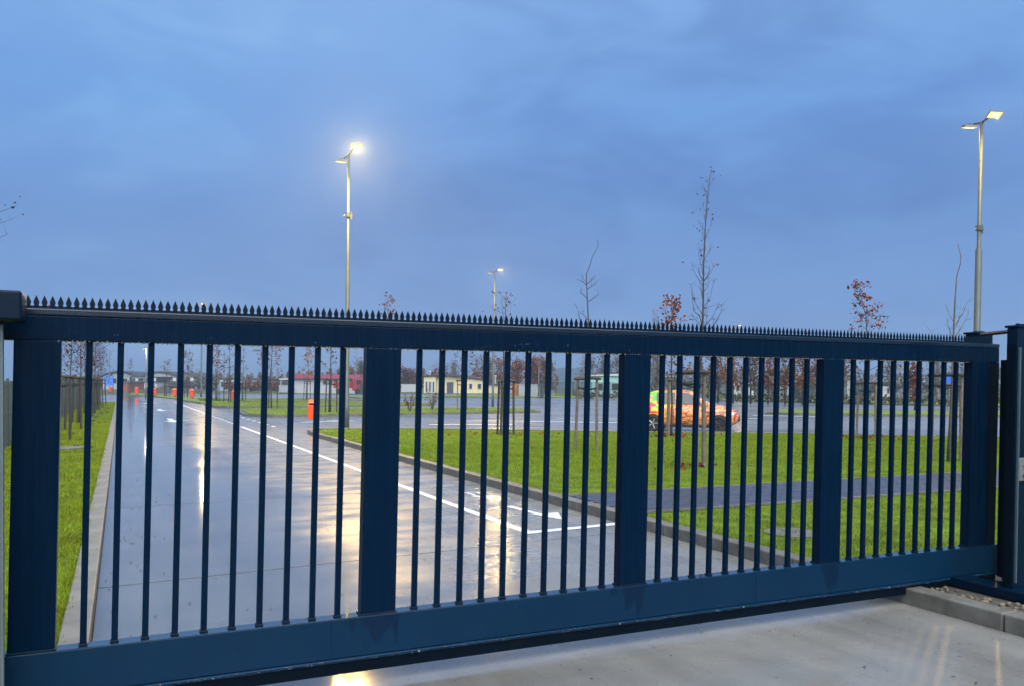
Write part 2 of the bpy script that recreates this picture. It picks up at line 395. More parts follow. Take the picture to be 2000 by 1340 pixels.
# painted markings, 4 mm sheets
def paint(name, poly, z=.004, par=road):
    b = MB(); n = len(poly); b.add([(p[0], p[1], z) for p in poly], [tuple(range(n))]); return b.build(name, PAINT, par)
def strip(name, x0, x1, y0, y1, z=.004, par=road): return paint(name, [(x0, y0), (x1, y0), (x1, y1), (x0, y1)], z, par)
strip('edge_line', 4.13, 4.25, 8.62, 33.6)
paint('stop_line', [(4.13, 8.48), (5.46, 8.61), (5.46, 8.75), (4.13, 8.62)])
for i in range(8): strip('dash', 4.12, 4.26, 34.5+i*1.35, 35.15+i*1.35)
for i in range(6): strip('dash', 5.28, 5.42, 33.0+i*1.75, 33.7+i*1.75)
strip('edge_line', 4.10, 4.25, 46.5, 76)
paint('lane_arrow', [(4.80, 10.55), (4.90, 10.55), (4.97, 9.78), (5.22, 9.78), (4.98, 9.22), (4.80, 9.78), (4.88, 9.78)])
# bicycle symbol of the cycle strip
bs = MB()
def seg(b, p, q, w):
    p = np.array(p); q = np.array(q); d = q-p; d = d/np.linalg.norm(d); n = np.array([-d[1], d[0]])*w/2
    b.quad((*(p-n), .004), (*(q-n), .004), (*(q+n), .004), (*(p+n), .004))
for p, q, w in [((4.86, 12.15), (4.86, 11.80), .06), ((5.02, 12.10), (5.02, 11.75), .06), ((4.80, 11.72), (4.96, 11.40), .10), ((5.02, 11.70), (4.97, 11.38), .07), ((4.90, 11.36), (4.98, 11.12), .06), ((5.04, 11.70), (5.10, 11.50), .09)]:
    seg(bs, p, q, w)
bs.build('cycle_symbol', PAINT, road)
for k, (yy, xx) in enumerate(((39.2, 2.05), (54.5, 2.2))):
    paint('lane_arrow', [(xx-.12, yy+3), (xx+.12, yy+3), (xx+.12, yy+1), (xx+.8, yy+.6), (xx+.12, yy+.3), (xx+.35, yy+.3), (xx, yy-1.2), (xx-.35, yy+.3), (xx-.12, yy+.3)])
lot = bpy.data.objects['parking_lot']
def lotline(a, b, w):
    p, q = gp(*a)[:2], gp(*b)[:2]; d = q-p; n = np.array([-d[1], d[0]])/np.linalg.norm(d)*w/2
    paint('lot_line', [p-n, q-n, q+n, p+n], .0, lot)
for a, b_, w in [((838, 829), (1002, 829.5), .45), ((1016, 823), (1236, 826), .45), ((1090, 817), (1120, 817.6), .4), ((1186, 818.3), (1262, 819.2), .4),
                 ((1470, 811.5), (1600, 813.6), .5), ((1462, 817), (1482, 817.6), .4), ((900, 823), (975, 821), .35), ((588, 825), (690, 822), .35), ((640, 821.5), (672, 820.6), .3)]:
    lotline(a, b_, w)

# grass islands of the lot, each with a kerb frame
def island(poly, z, name='grass_island'):
    poly = [tuple(map(float, p[:2])) for p in poly]
    o = MB(); o.prism(poly, -.004, z-.03); isl = struct(o.build(name, KERB))
    c = np.mean(poly, axis=0)
    inner = []
    n = len(poly)
    for p in poly:
        d = c-np.array(p); inner.append(tuple(np.array(p)+d/np.linalg.norm(d)*min(.25, np.linalg.norm(d)*.3)))
    b = MB(); b.prism(inner, z-.028, z+.012); b.build('turf', SOILF, isl)
    return inner
SOILF = mat('far_turf', (.105, .150, .016), rough=.9, var=.35, scale=.9, bump=.8, bscale=14)
ISL = []
ISL.append(island([(5.7, 44.4), (6.8, 42.4), (22.6, 44.6), (23.4, 46.5), (22.6, 50.6), (6.2, 53.0)], .13))
ISL.append(island([(5.4, 62), (6.4, 58.5), (21.6, 60.5), (22.6, 64.5), (21.6, 68.5), (6.0, 71)], .125))
ISL.append(island([(6.0, 77.5), (7.2, 75.0), (21.2, 78), (21.6, 82), (20.4, 85), (6.6, 88)], .12))
ISL.append(island([(24, 92), (40, 96), (40, 101), (24, 100)], .12))
ISL.append(island([gp(858, 776.5), gp(1060, 777.5), gp(1136, 777.5), gp(1130, 774.5), gp(1000, 773), gp(870, 773.5)], .12))
ISL.append(island([gp(1493, 809), gp(1560, 811.2), gp(1900, 815.5), gp(1990, 816), gp(1990, 808), gp(1800, 805.5), gp(1520, 803)], .12))
ISL.append(island([gp(246, 772.6), gp(300, 776), gp(338, 780), gp(362, 785), gp(392, 789), gp(446, 789), gp(446, 783), gp(380, 777), gp(300, 772), gp(258, 769)], .12))
ISL.append(island([gp(1068, 774.2), gp(1150, 775.5), gp(1300, 780), gp(1450, 784), gp(1650, 789), gp(1860, 794), gp(2080, 799), gp(2080, 788), gp(1850, 784), gp(1650, 780), gp(1450, 776), gp(1300, 772), gp(1060, 770)], .12))

# ------------------------------------------------------------------ grass blades
def blades(name, P, h, w, mt, seed, z=.083):
    rs = np.random.RandomState(seed); n = len(P)
    an = rs.rand(n)*2*math.pi; hh = h*(.5+rs.rand(n)); ww = w*(.7+.6*rs.rand(n)); le = (rs.rand(n)*.9)*hh; la = rs.rand(n)*2*math.pi
    dx, dy = np.cos(an)*ww/2, np.sin(an)*ww/2
    V_ = np.empty((n, 3, 3)); zz = np.full(n, z)
    V_[:, 0] = np.stack([P[:, 0]-dx, P[:, 1]-dy, zz], 1); V_[:, 1] = np.stack([P[:, 0]+dx, P[:, 1]+dy, zz], 1)
    V_[:, 2] = np.stack([P[:, 0]+np.cos(la)*le, P[:, 1]+np.sin(la)*le, zz+hh], 1)
    o = raw(name, V_.reshape(-1, 3), np.arange(3*n).reshape(-1, 3), mt, kind='stuff')
    return o
def clumpy(rs, n, x0, x1, y0, y1, poly=None, keep=None, cut=.18):
    P = np.stack([rs.uniform(x0, x1, n), rs.uniform(y0, y1, n)], 1)
    f = np.sin(P[:, 0]*3.1+np.sin(P[:, 1]*2.3)*1.4)*np.sin(P[:, 1]*2.7+np.sin(P[:, 0]*1.9)*1.7)
    P = P[rs.rand(n) < cut+(1-cut)*(.5+.5*f)*1.35]
    if poly is not None: P = P[inpoly(P, poly)]
    if keep is not None: P = P[keep(P)]
    return P
rs = np.random.RandomState(11)
offpath = lambda P: ~((P[:, 0] > PX0-.05) & (P[:, 0] < PX1) & (P[:, 1] > PY0-.06) & (P[:, 1] < PY1+.06)) & (P[:, 0] < 4.3+P[:, 1]*1.65)
P1 = clumpy(rs, 150000, 5.7, 17, 5.0, 13.5, LAWN, offpath, .45)
P2 = clumpy(rs, 170000, 5.7, 25, 13.5, 21, LAWN, offpath, .45)
P3 = clumpy(rs, 110000, 5.7, 26, 21, 29.5, LAWN, offpath, .45)
tag(blades('grass', P1, .032, .007, GRASS, 1), 'short bright green grass of the lawn beside the paved path', 'grass')
tag(blades('grass', np.concatenate([P2, P3]), .036, .012, GRASS, 2), 'bright green mown grass around the staked trees on the lawn', 'grass')
Q1 = clumpy(rs, 60000, -2.6, -.34, 4.6, 13, VERGE, None, .5)
Q2 = clumpy(rs, 110000, -4.5, -.34, 13, 40, VERGE, None, .5)
Q3 = clumpy(rs, 40000, -3.5, -.34, 40, 75, VERGE, None, .5)
tag(blades('grass', Q1, .036, .008, GRASSL, 3), 'rough green grass with weeds along the left kerb near the gate', 'grass')
tag(blades('grass', np.concatenate([Q2, Q3]), .040, .014, GRASSL, 4), 'yellowish green grass strip along the row of staked saplings', 'grass')
# fringe hanging over the kerb tops
ed = np.stack([rs.uniform(-.40, -.30, 7000), rs.uniform(4.6, 30, 7000)], 1); ed = ed[rs.rand(len(ed)) < .5+.5*np.sin(ed[:, 1]*5)]
tag(blades('grass', ed, .04, .008, GRASSL, 5, .10), 'grass fringe overhanging the left kerb stones', 'grass')
ed = np.stack([rs.uniform(5.64, 5.74, 9000), rs.uniform(4.8, 28, 9000)], 1); ed = ed[offpath(ed)]; ed = ed[rs.rand(len(ed)) < .5+.5*np.sin(ed[:, 1]*4)]
tag(blades('grass', ed, .045, .009, GRASS, 6, .105), 'grass fringe overhanging the right kerb stones', 'grass')
for k, inner in enumerate(ISL[:3]):
    a = np.array(inner); n = 9000
    P = np.stack([rs.uniform(a[:, 0].min(), a[:, 0].max(), n), rs.uniform(a[:, 1].min(), a[:, 1].max(), n)], 1); P = P[inpoly(P, inner)]
    tag(blades('grass', P, .06, .03, GRASSL, 7+k, .13), ['mown grass of the kerbed island across the side lane', 'mown grass of the second kerbed island in the lot', 'mown grass of the third kerbed island in the lot'][k], 'grass')

# drain cover in the lawn, covers in the left verge
b = MB(); b.tube([(0, 0, 0), (0, 0, .04)], .30, 28); o = b.build('manhole_cover', KERB, None, (*gp(1548, 1037, .11)[:2], .058), bev=.006)
tag(o, 'round concrete manhole cover set in the lawn near the path', 'manhole cover')
b = MB(); b.tube([(0, 0, 0), (0, 0, .05)], .42, 24); o = b.build('manhole_cover', KERB, None, (*gp(128, 875, .11)[:2], .078), bev=.006)
tag(o, 'pale round manhole cover lying in the left verge', 'manhole cover')

# ------------------------------------------------------------------ the sliding gate
YG = 4.647
Z0, Z1, ZT = .382, 1.878, 2.032
gate = thing('sliding_gate', 'long dark blue steel sliding gate with vertical bars and spiked top rail', 'gate', (0, YG, 0))
GL, GR = -2.7, 6.56
b = MB(); b.box(GL, GR, -.040, .040, Z1, ZT-.034); b.build('top_rail', STEEL, gate, bev=.006)
b = MB(); b.box(GL, GR, -.044, .044, ZT-.0335, ZT); b.build('rail_cap', mat('cap_blue', (.0002, .0085, .024), rough=.25, var=.1, spec=.40), gate, bev=.007)
# bottom beam: dull film of dirty water, washed dark under the uprights
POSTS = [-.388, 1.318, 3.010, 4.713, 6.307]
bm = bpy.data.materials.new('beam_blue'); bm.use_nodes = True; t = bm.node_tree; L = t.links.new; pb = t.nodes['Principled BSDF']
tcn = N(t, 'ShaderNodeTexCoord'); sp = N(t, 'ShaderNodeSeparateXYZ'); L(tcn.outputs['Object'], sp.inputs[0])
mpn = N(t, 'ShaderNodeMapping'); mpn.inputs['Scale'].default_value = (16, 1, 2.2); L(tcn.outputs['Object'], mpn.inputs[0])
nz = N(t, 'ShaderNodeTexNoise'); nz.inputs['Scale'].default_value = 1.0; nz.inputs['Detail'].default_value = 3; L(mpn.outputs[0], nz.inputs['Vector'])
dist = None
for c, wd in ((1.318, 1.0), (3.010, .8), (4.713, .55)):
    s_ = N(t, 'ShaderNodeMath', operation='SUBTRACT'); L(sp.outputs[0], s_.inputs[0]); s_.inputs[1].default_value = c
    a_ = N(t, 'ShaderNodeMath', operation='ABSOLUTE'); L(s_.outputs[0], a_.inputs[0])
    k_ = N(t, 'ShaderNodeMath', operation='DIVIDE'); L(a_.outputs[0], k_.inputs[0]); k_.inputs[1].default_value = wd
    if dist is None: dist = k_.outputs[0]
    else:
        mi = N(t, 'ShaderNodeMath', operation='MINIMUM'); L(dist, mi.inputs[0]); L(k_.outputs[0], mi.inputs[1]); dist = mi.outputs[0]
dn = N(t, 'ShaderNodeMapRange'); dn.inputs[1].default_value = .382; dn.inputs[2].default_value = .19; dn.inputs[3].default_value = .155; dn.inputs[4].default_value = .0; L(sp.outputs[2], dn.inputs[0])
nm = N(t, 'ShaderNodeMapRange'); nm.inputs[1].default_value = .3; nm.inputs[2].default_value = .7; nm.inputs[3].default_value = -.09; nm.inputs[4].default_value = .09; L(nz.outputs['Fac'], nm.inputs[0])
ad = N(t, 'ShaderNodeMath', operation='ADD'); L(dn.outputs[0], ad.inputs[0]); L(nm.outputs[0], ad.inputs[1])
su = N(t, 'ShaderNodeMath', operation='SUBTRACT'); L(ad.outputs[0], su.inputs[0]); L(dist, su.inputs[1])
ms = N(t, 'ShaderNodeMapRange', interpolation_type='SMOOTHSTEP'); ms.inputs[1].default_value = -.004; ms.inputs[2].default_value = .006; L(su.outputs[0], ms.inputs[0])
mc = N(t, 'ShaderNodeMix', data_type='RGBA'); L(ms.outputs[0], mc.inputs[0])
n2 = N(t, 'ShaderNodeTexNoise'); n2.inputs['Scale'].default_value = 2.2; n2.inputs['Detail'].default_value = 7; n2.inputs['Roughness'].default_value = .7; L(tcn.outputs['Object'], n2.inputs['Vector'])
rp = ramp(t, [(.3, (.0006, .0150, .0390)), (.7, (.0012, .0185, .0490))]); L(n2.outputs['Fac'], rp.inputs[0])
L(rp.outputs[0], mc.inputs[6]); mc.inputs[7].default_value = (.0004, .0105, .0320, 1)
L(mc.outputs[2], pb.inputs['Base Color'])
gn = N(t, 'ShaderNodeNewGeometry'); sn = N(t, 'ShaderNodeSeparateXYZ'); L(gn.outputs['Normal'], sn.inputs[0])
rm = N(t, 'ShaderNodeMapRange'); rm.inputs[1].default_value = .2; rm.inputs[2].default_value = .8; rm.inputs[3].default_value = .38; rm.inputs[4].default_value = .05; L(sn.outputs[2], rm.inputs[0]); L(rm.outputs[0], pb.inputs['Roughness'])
pb.inputs['Specular IOR Level'].default_value = .12
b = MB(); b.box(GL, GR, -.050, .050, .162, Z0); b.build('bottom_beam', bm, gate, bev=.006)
film = mat('rain_film', (.004, .020, .045), rough=.04, var=.1, spec=1.0); film.node_tree.nodes['Principled BSDF'].inputs['IOR'].default_value = 1.8
b = MB(); b.box(GL, GR-.01, -.046, .046, Z0+.0001, Z0+.0007); b.build('rain_film', film, gate)
b = MB(); b.box(GL, GR-.02, -.058, .058, .140, .1615); b.build('beam_flange', bm, gate, bev=.007)
b = MB(); b.box(GL, GR-.02, -.043, .043, .072, .1395); b.build('running_track', DARK, gate, bev=.003)
for x in (1.05, 4.02):
    b = MB(); b.box(x-.0012, x+.0012, -.0512, -.0495, .164, Z0-.004); b.build('weld_seam', STEELP, gate)
for x in (1.55, 2.9, 3.9, 5.3): 
    b = MB(); b.tube([(x, -.0585, .151), (x, -.064, .151)], .006, 6); b.build('bolt', BRIGHT, gate)
barm = MB().box(-.015, .015, -.015, .015, 0, Z1-Z0+.002, LEAN).mesh('bar', STEEL)
footm = MB().box(-.020, .020, -.020, .020, 0, .010).mesh('weld_foot', STEELP)
for p0 in (-.1671, 1.5386, 3.2259, 4.9425):
    for i in range(10 if p0 < 4.9 else 9):
        o = link('bar', barm, gate, (p0+.14*i, 0, Z0+.0008), None, .003)
        link('weld_foot', footm, o, (0, 0, .001), None, .003)
for k, c in enumerate(POSTS):
    w = .100
    b = MB(); b.box(c-w, c+w, -.040, .040, Z0-.001, Z1+.001, LEAN); o = b.build('upright', STEEL, gate, bev=.005)
    b = MB(); b.box(c-w-.006, c+w+.006, -.046, .046, Z0+.0005, Z0+.010); b.build('weld_foot', STEELP, o, bev=.003)
b = MB(); b.box(6.425, 6.545, -.030, .034, Z0+.0005, Z1-.0005, LEAN); b.build('end_plate', DARK, gate, bev=.003)
# spike strip
b = MB(); b.box(GL, GR-.03, -.0015, .0015, ZT-.004, ZT+.014); b.build('spike_strip', STEELP, gate)
prof = [(-.0125, 0), (.0125, 0), (.0095, .009), (.0130, .020), (.0105, .030), (.004, .046), (0, .056), (-.004, .046), (-.0105, .030), (-.0130, .020), (-.0095, .009)]
sb = MB(); n = len(prof)
sb.add([(x, -.0015, z) for x, z in prof]+[(x, .0015, z) for x, z in prof], [tuple(range(n)), tuple(range(n, 2*n))[::-1]]+[(i, n+i, n+(i+1) % n, (i+1) % n) for i in range(n)])
SPM = sb.mesh('spike', STEELP)
x = -.78
while x < GR-.06:
    link('spike', SPM, gate, (x, 0, ZT+.010)); x += .0345
# rain drops hanging under the top rail and lying on the beam
DROP = mat('rain_drop', (.75, .80, .86), rough=.02, var=0, trans=.85, spec=.5)
b = MB(); rng = random.Random(8)
def blob(b, c, r, sz):
    vs = [(c[0], c[1], c[2]+sz*r)]; fs = []
    for j, ph in enumerate((.5, 1.1, 1.9)):
        for k in range(6):
            a = k*math.pi/3; vs.append((c[0]+r*math.sin(ph)*math.cos(a), c[1]+r*math.sin(ph)*math.sin(a), c[2]+sz*r*math.cos(ph)))
    for k in range(6):
        fs.append((0, 1+k, 1+(k+1) % 6))
        for j in (0, 1): fs.append((1+j*6+k, 7+j*6+k, 7+j*6+(k+1) % 6, 1+j*6+(k+1) % 6))
    b.add(vs, fs)
x = -.27
while x < 6.2:
    blob(b, (x, -.036+rng.uniform(-.003, .004), Z1+.001), rng.uniform(.0025, .0062), -1.25); x += rng.uniform(.012, .034)
x = -.27
while x < 6.2:
    blob(b, (x, .034+rng.uniform(-.003, .004), Z1+.001), rng.uniform(.0025, .006), -1.25); x += rng.uniform(.014, .045)
b.build('rain_drops', DROP, gate, kind='stuff', smooth=True)
b = MB()
def bead(b, x, y, z, r):
    vs = [(x, y-r*.7, z)]+[(x+r*math.cos(a), y, z+r*1.2*math.sin(a)) for a in (k*math.pi/3 for k in range(6))]; b.add(vs, [(0, 1+(k+1) % 6, 1+k) for k in range(6)])
for i in range(260): bead(b, rng.uniform(-.5, 6.4), -.0502, .165+rng.random()**1.6*.21, rng.uniform(.0008, .0018))
for i in range(120): bead(b, rng.uniform(-.5, 6.4), -.0402, rng.uniform(Z1+.004, Z1+.05), rng.uniform(.0010, .0024))
for i in range(300): bead(b, rng.uniform(-.5, 6.4), -.0582, rng.uniform(.142, .158), rng.uniform(.0012, .0032))
b.build('rain_beads', DROP, gate, kind='stuff', smooth=True)

# ------------------------------------------------------------------ guide posts of the gate
def pillar(name, label, x0, x1, y0, y1, z0, z1, cap=.018):
    cx, cy = (x0+x1)/2, (y0+y1)/2
    t_ = thing(name, label, 'post', (cx, cy, z0)); hx, hy = (x1-x0)/2, (y1-y0)/2
    b = MB(); b.box(-hx, hx, -hy, hy, 0, z1-z0, LEAN*.6); b.build('shaft', STEELP, t_, bev=.005)
    dx = LEAN*.6*(z1-z0)
    b = MB(); b.box(-hx-.012+dx, hx+.012+dx, -hy-.012, hy+.012, z1-z0+.0005, z1-z0+cap); b.box(-hx+.03+dx, hx-.03+dx, -hy+.03, hy-.03, z1-z0+cap, z1-z0+cap+.014, 0, .02); b.build('cap', STEELP, t_, bev=.004)
    b = MB(); b.box(-hx-.05, hx+.05, -hy-.05, hy+.05, -.012, .0); b.build('base_plate', STEELP, t_)
    return t_
fp = pillar('guide_post', 'tall dark blue guide post with a pale edge strip and grey key switch plate', 6.045, 6.30, 4.12, 4.205, .13, 2.125)
fp_o = fp.location
def at_fp(x, y, z): return (x-fp_o.x, y-fp_o.y, z-fp_o.z)
b = MB(); b.box(-.006, .006, -.010, .010, 0, 1.76, LEAN*.6); b.build('edge_strip', EDGE, fp, at_fp(6.058, 4.109, .215), bev=.003)
b = MB(); b.box(-.005, .005, -.03, .03, 0, 1.80, LEAN*.6); b.build('edge_profile', DARK, fp, at_fp(6.039, 4.165, .20))
b = MB(); b.box(0, .13, -.012, 0, 0, .175); kp = b.build('switch_plate', mat('switch_grey', (.16, .18, .20), rough=.4, metal=.4, var=.1), fp, at_fp(6.090, 4.1195, .975), bev=.006)
b = MB(); b.tube([(.055, -.0125, .045), (.055, -.03, .045)], .016, 14); b.build('key_cylinder', mat('brass', (.25, .16, .09), rough=.35, metal=.8, var=.1), kp)
b = MB(); b.box(.038, .066, -.0135, -.0122, .112, .118); b.box(.049, .055, -.0135, -.0122, .082, .1119); b.build('letter', mat('ink', (.01, .01, .012), var=0), kp)
bp_ = pillar('guide_post', 'dark blue guide post standing behind the closed gate end', 6.51, 6.71, 4.79, 4.90, .10, 2.125)
for z in (.34, .47):
    b = MB(); b.tube([(-.101, .03, z), (-.112, .03, z)], .008, 6); b.build('bolt', BRIGHT, bp_)
b = MB(); b.tube([(6.28, 4.19, 2.118), (6.56, 4.80, 2.118)], .016, 8); o = b.build('tie_bar', STEELP)
tag(o, 'thin steel tie bar joining the two guide posts above the gate', 'tie bar')
b = MB(); b.box(6.50, 6.555, 4.44, 4.57, .13, 1.90, LEAN*.6); o = b.build('catch_post', DARK, None, bev=.004)
tag(o, 'slim black catch channel between the gate end and guide post', 'catch channel')
bb_ = thing('base_frame', 'dark blue steel base channel under the guide posts on pebbles', 'base frame', (6.08, 4.3, .07))
b = MB(); b.box(-.10, .10, -.95, .66, .03, .10); b.build('channel', STEELP, bb_, bev=.006)
b = MB(); b.box(-.02, .52, -.28, .16, .03, .058); b.build('foot_plate', STEELP, bb_, bev=.004)
b = MB(); b.box(.101, .70, .42, .60, .03, .09); b.build('channel', STEELP, bb_, bev=.006)
# left guide post, mostly outside the frame, with its roller housing
lp = thing('guide_post', 'dark blue guide post carrying a box-shaped roller housing', 'post', (-.60, 4.42, 0))
b = MB(); b.box(-.10, .10, -.10, .10, 0, 1.95); b.build('shaft', STEELP, lp, bev=.005)
b = MB(); b.box(-.30, .205, -.13, .10, 1.951, 2.082); b.build('roller_housing', STEELP, lp, bev=.010)
b = MB(); b.box(.101, .122, -.02, .02, .12, 1.94); b.build('edge_strip', BRIGHT, lp, bev=.004)

# pebbles along the base frame
b = MB(); rng = random.Random(5)
def stone(b, c, r):
    vs = []; k = 0
    for ph in (.0, .8, 1.6, 2.4):
        nn = 1 if ph == 0 else 6
        for j in range(nn):
            a = j*math.pi/3+ph; q = rng.uniform(.8, 1.15)
            vs.append((c[0]+r*1.2*q*math.sin(ph)*math.cos(a), c[1]+r*q*math.sin(ph)*math.sin(a), c[2]+r*.75*math.cos(ph)))
    fs = [(0, 1+j, 1+(j+1) % 6) for j in range(6)]
    for q in (0, 1): fs += [(1+q*6+j, 7+q*6+j, 7+q*6+(j+1) % 6, 1+q*6+(j+1) % 6) for j in range(6)]
    b.add(vs, fs)
for i in range(170):
    stone(b, (rng.uniform(5.69, 5.93) if rng.random() < .6 else rng.uniform(5.9, 6.9), rng.uniform(3.3, 5.1), .088+rng.uniform(0, .016)), rng.uniform(.010, .024))
PEB = leaf_mat('pebble', [(.06, .05, .04), (.11, .09, .065), (.16, .13, .10), (.09, .075, .06)], .6)
o = b.build('pebbles', PEB, kind='stuff', smooth=True); tag(o, 'strip of rounded beige pebbles along the guide post base', 'pebbles')
b = MB(); b.quad((5.67, 3.2, .088), (7.2, 3.2, .088), (7.2, 5.15, .088), (5.67, 5.15, .088))
struct(b.build('pebble_bed', mat('pebble_bed', (.05, .046, .04), rough=.9, var=.4, scale=30)))

# ------------------------------------------------------------------ lamp posts
LAMP_ON = mat('lamp_lit', (.9, .8, .6), rough=.4, var=0, emit=(1.0, .76, .36), es=.42)
LAMP_HALO = mat('lamp_halo', (.9, .7, .4), rough=.3, var=0, emit=(1.0, .55, .15), es=.27)  # orange glow that imitates the glare halo round a lit panel
LAMP_DIM = mat('lamp_lit_cool', (.9, .85, .8), rough=.4, var=0, emit=(1.0, .88, .70), es=.5)
def lamp_light(parent, w, h, watt, col=(1.0, .63, .19)):
    l_ = bpy.data.lights.new('lamp_light', 'AREA'); l_.shape = 'RECTANGLE'; l_.size = w; l_.size_y = h; l_.energy = watt; l_.color = col
    o_ = bpy.data.objects.new('lamp_light', l_); C.objects.link(o_); o_.parent = parent; o_.location = (0, 0, -.035)
def lamp_post(label, xy, H=10.0, arm=1.0, rad=.085, cam_z=None, head=(.44, .25), lit=True, az=0.0, tilt=(32, 10), group='double floodlight lamp posts', detail=True, lean=.012, watt=150):
    t_ = thing('lamp_post', label, 'lamp post', (xy[0], xy[1], -.02), (0, lean, 0), group)
    b = MB(); b.tube([(0, 0, 0), (0, 0, .9), (0, 0, .92), (0, 0, H*.60), (0, 0, H*.605), (0, 0, H)], [rad*1.15, rad*1.1, rad, rad*.95, rad*.62, rad*.58], 12); b.build('pole', GALV, t_, smooth=True)
    if arm:
        ca, sa = math.cos(az), math.sin(az); tr = lambda p: (p[0]*ca-p[1]*sa, p[0]*sa+p[1]*ca, p[2])
        b = MB(); b.tube([tr((0, -arm*.62, H+.06)), tr((0, 0, H-.02)), tr((0, arm*.62, H+.06))], .035, 8); b.build('cross_arm', GALVD, t_, smooth=True)
        for s in (-1, 1):
            hw, hd = head[0]/2, head[1]/2
            ho = MB(); ho.box(-hw, hw, -hd, hd, .0, .075, 0, .03); ho.box(-.05, .05, -.03, .03, .07, .13)
            hob = ho.build('lamp_head', GALVD, t_, tr((0, s*arm, H+.02)), (R(-tilt[0] if s < 0 else tilt[1])*1.0, 0, az), bev=.008)
            halo_ = MB(); halo_.box(-hw*.93, hw*.93, -hd*.90, hd*.90, -.010, -.0005); halo_.build('lens', LAMP_HALO if lit else GALVD, hob, bev=.004)  # added rim around the panel; its glow stands in for the lamp's halo
            pn = MB(); pn.box(-hw*.62, hw*.62, -hd*.55, hd*.55, -.020, -.0105); pn.build('lamp_panel', LAMP_ON if lit else GALVD, hob)
            if lit: lamp_light(hob, hw*1.3, hd*1.2, watt*(1 if s < 0 else .22))
    else:
        ho = MB(); ho.box(-.12, .45, -.13, .13, 0, .09, 0, .02); hob = ho.build('lamp_head', GALVD, t_, (0, 0, H), (0, 0, az), bev=.01)
        pn = MB(); pn.box(-.02, .40, -.10, .10, -.012, -.0005); pn.build('lamp_panel', LAMP_DIM if lit else GALVD, hob)
        if lit: lamp_light(hob, .3, .2, 30, (1.0, .85, .66))
    if detail:
        zc = H*.775 if cam_z is None else cam_z
        b = MB(); b.tube([(0, 0, zc-.08), (0, 0, zc+.08)], rad*1.05, 10); cl_ = b.build('clamp', GALV, t_)
        b = MB(); b.box(.07, .14, -.04, .04, zc-.16, zc+.02); b.tube([(.05, 0, zc+.02), (.11, 0, zc+.02), (.12, 0, zc+.14)], .016, 6); b.build('sensor_box', GALVD, cl_)
        b = MB(); b.tube([(-.05, 0, zc), (-.14, 0, zc-.03), (-.18, 0, zc-.08)], .02, 6); b.tube([(.05, 0, zc+.03), (.16, 0, zc), (.19, 0, zc-.06)], .02, 6); b.build('bracket', GALV, cl_)
    return t_
lamp_post('tall galvanised lamp post with two lit floodlights rising from the lawn tip', (7.57, 30.76), 10.1, 1.15, cam_z=7.9, lean=.004, watt=430)
o = dp(1904.5, 750, 26.3); lamp_post('tall galvanised lamp post with lit twin floodlights behind the guide posts', (o[0], o[1]), 9.95, .62, .10, cam_z=6.65, lean=.016, az=-.35, watt=40)
o = dp(962.5, 750, 63); lamp_post('lit floodlight lamp post beyond the grass islands in front of the yellow bungalow', (o[0], o[1]), 10.1, 1.0, detail=False, watt=105)
o = dp(392.5, 750, 90); lamp_post('lit lamp post between the orange litter bins on the far island', (o[0], o[1]), 10.0, 1.0, detail=False, watt=60)
o = dp(1433, 750, 118); lamp_post('distant lit lamp post above the row of autumn trees', (o[0], o[1]), 10.0, 1.0, detail=False, watt=25)
o = dp(284.5, 750, 85); lamp_post('slim street lamp with a white light beside the far bend of the road', (o[0], o[1]), 5.1, 0, .06, group='slim street lamps', detail=False, az=2.6)
for px_, top, d_, lab, az_ in ((213.5, 687, 130, 'slim unlit street lamp beside the blue banners', 0), (694.5, 680, 140, 'slim unlit street lamp in front of the red truck', 1.0), (1051.5, 700, 112, 'slim grey mast beside the pale grey containers', .5), (1084, 705, 190, 'slim distant street lamp left of the wooded hill', 3.3), (437, 686, 150, 'slim unlit street lamp between the saplings of the far island', 3.0)):
    o = dp(px_, 750, d_); h_ = dp(px_, top, d_)[2]
    lamp_post(lab, (o[0], o[1]), h_, 0, .07, group='slim street lamps', lit=False, detail=False, az=az_)
o = dp(512, 750, 75); t_ = thing('street_lamp', 'leaning street lamp with a flat twin head above the rust-leaved sapling', 'street lamp', (o[0], o[1], -.02), (0, .03, -YAW))
h_ = dp(507, 684, 75)[2]
b = MB(); b.tube([(0, 0, 0), (-.05, 0, h_*.6), (-.25, 0, h_)], [.06, .05, .04], 8); b.build('pole', GALVD, t_)
b = MB(); b.box(-.85, -.22, -.15, .15, h_-.02, h_+.06); b.build('lamp_head', GALVD, t_); b = MB(); b.box(-.95, -.30, -.45, -.2, h_-.12, h_-.05); b.build('lamp_head', GALVD, t_)

# ------------------------------------------------------------------ young trees and their stakes
def leaves_mesh(name, P, size, mt, parent, seed, flat=.5):
    rs = np.random.RandomState(seed); n = len(P)
    if n == 0: return
    u = rs.normal(size=(n, 3)); u /= np.linalg.norm(u, axis=1)[:, None]; w = rs.normal(size=(n, 3)); v = np.cross(u, w); v /= np.linalg.norm(v, axis=1)[:, None]
    s = size*(.6+.8*rs.rand(n))[:, None]
    nn = np.cross(u, v)
    Vv = np.empty((n, 4, 3)); Vv[:, 0] = P-u*s*.5; Vv[:, 1] = P+v*s*.30+nn*s*.1; Vv[:, 2] = P+u*s*.5; Vv[:, 3] = P-v*s*.30+nn*s*.1
    return raw(name, Vv.reshape(-1, 3), np.arange(4*n).reshape(-1, 4), mt, parent, 'stuff')

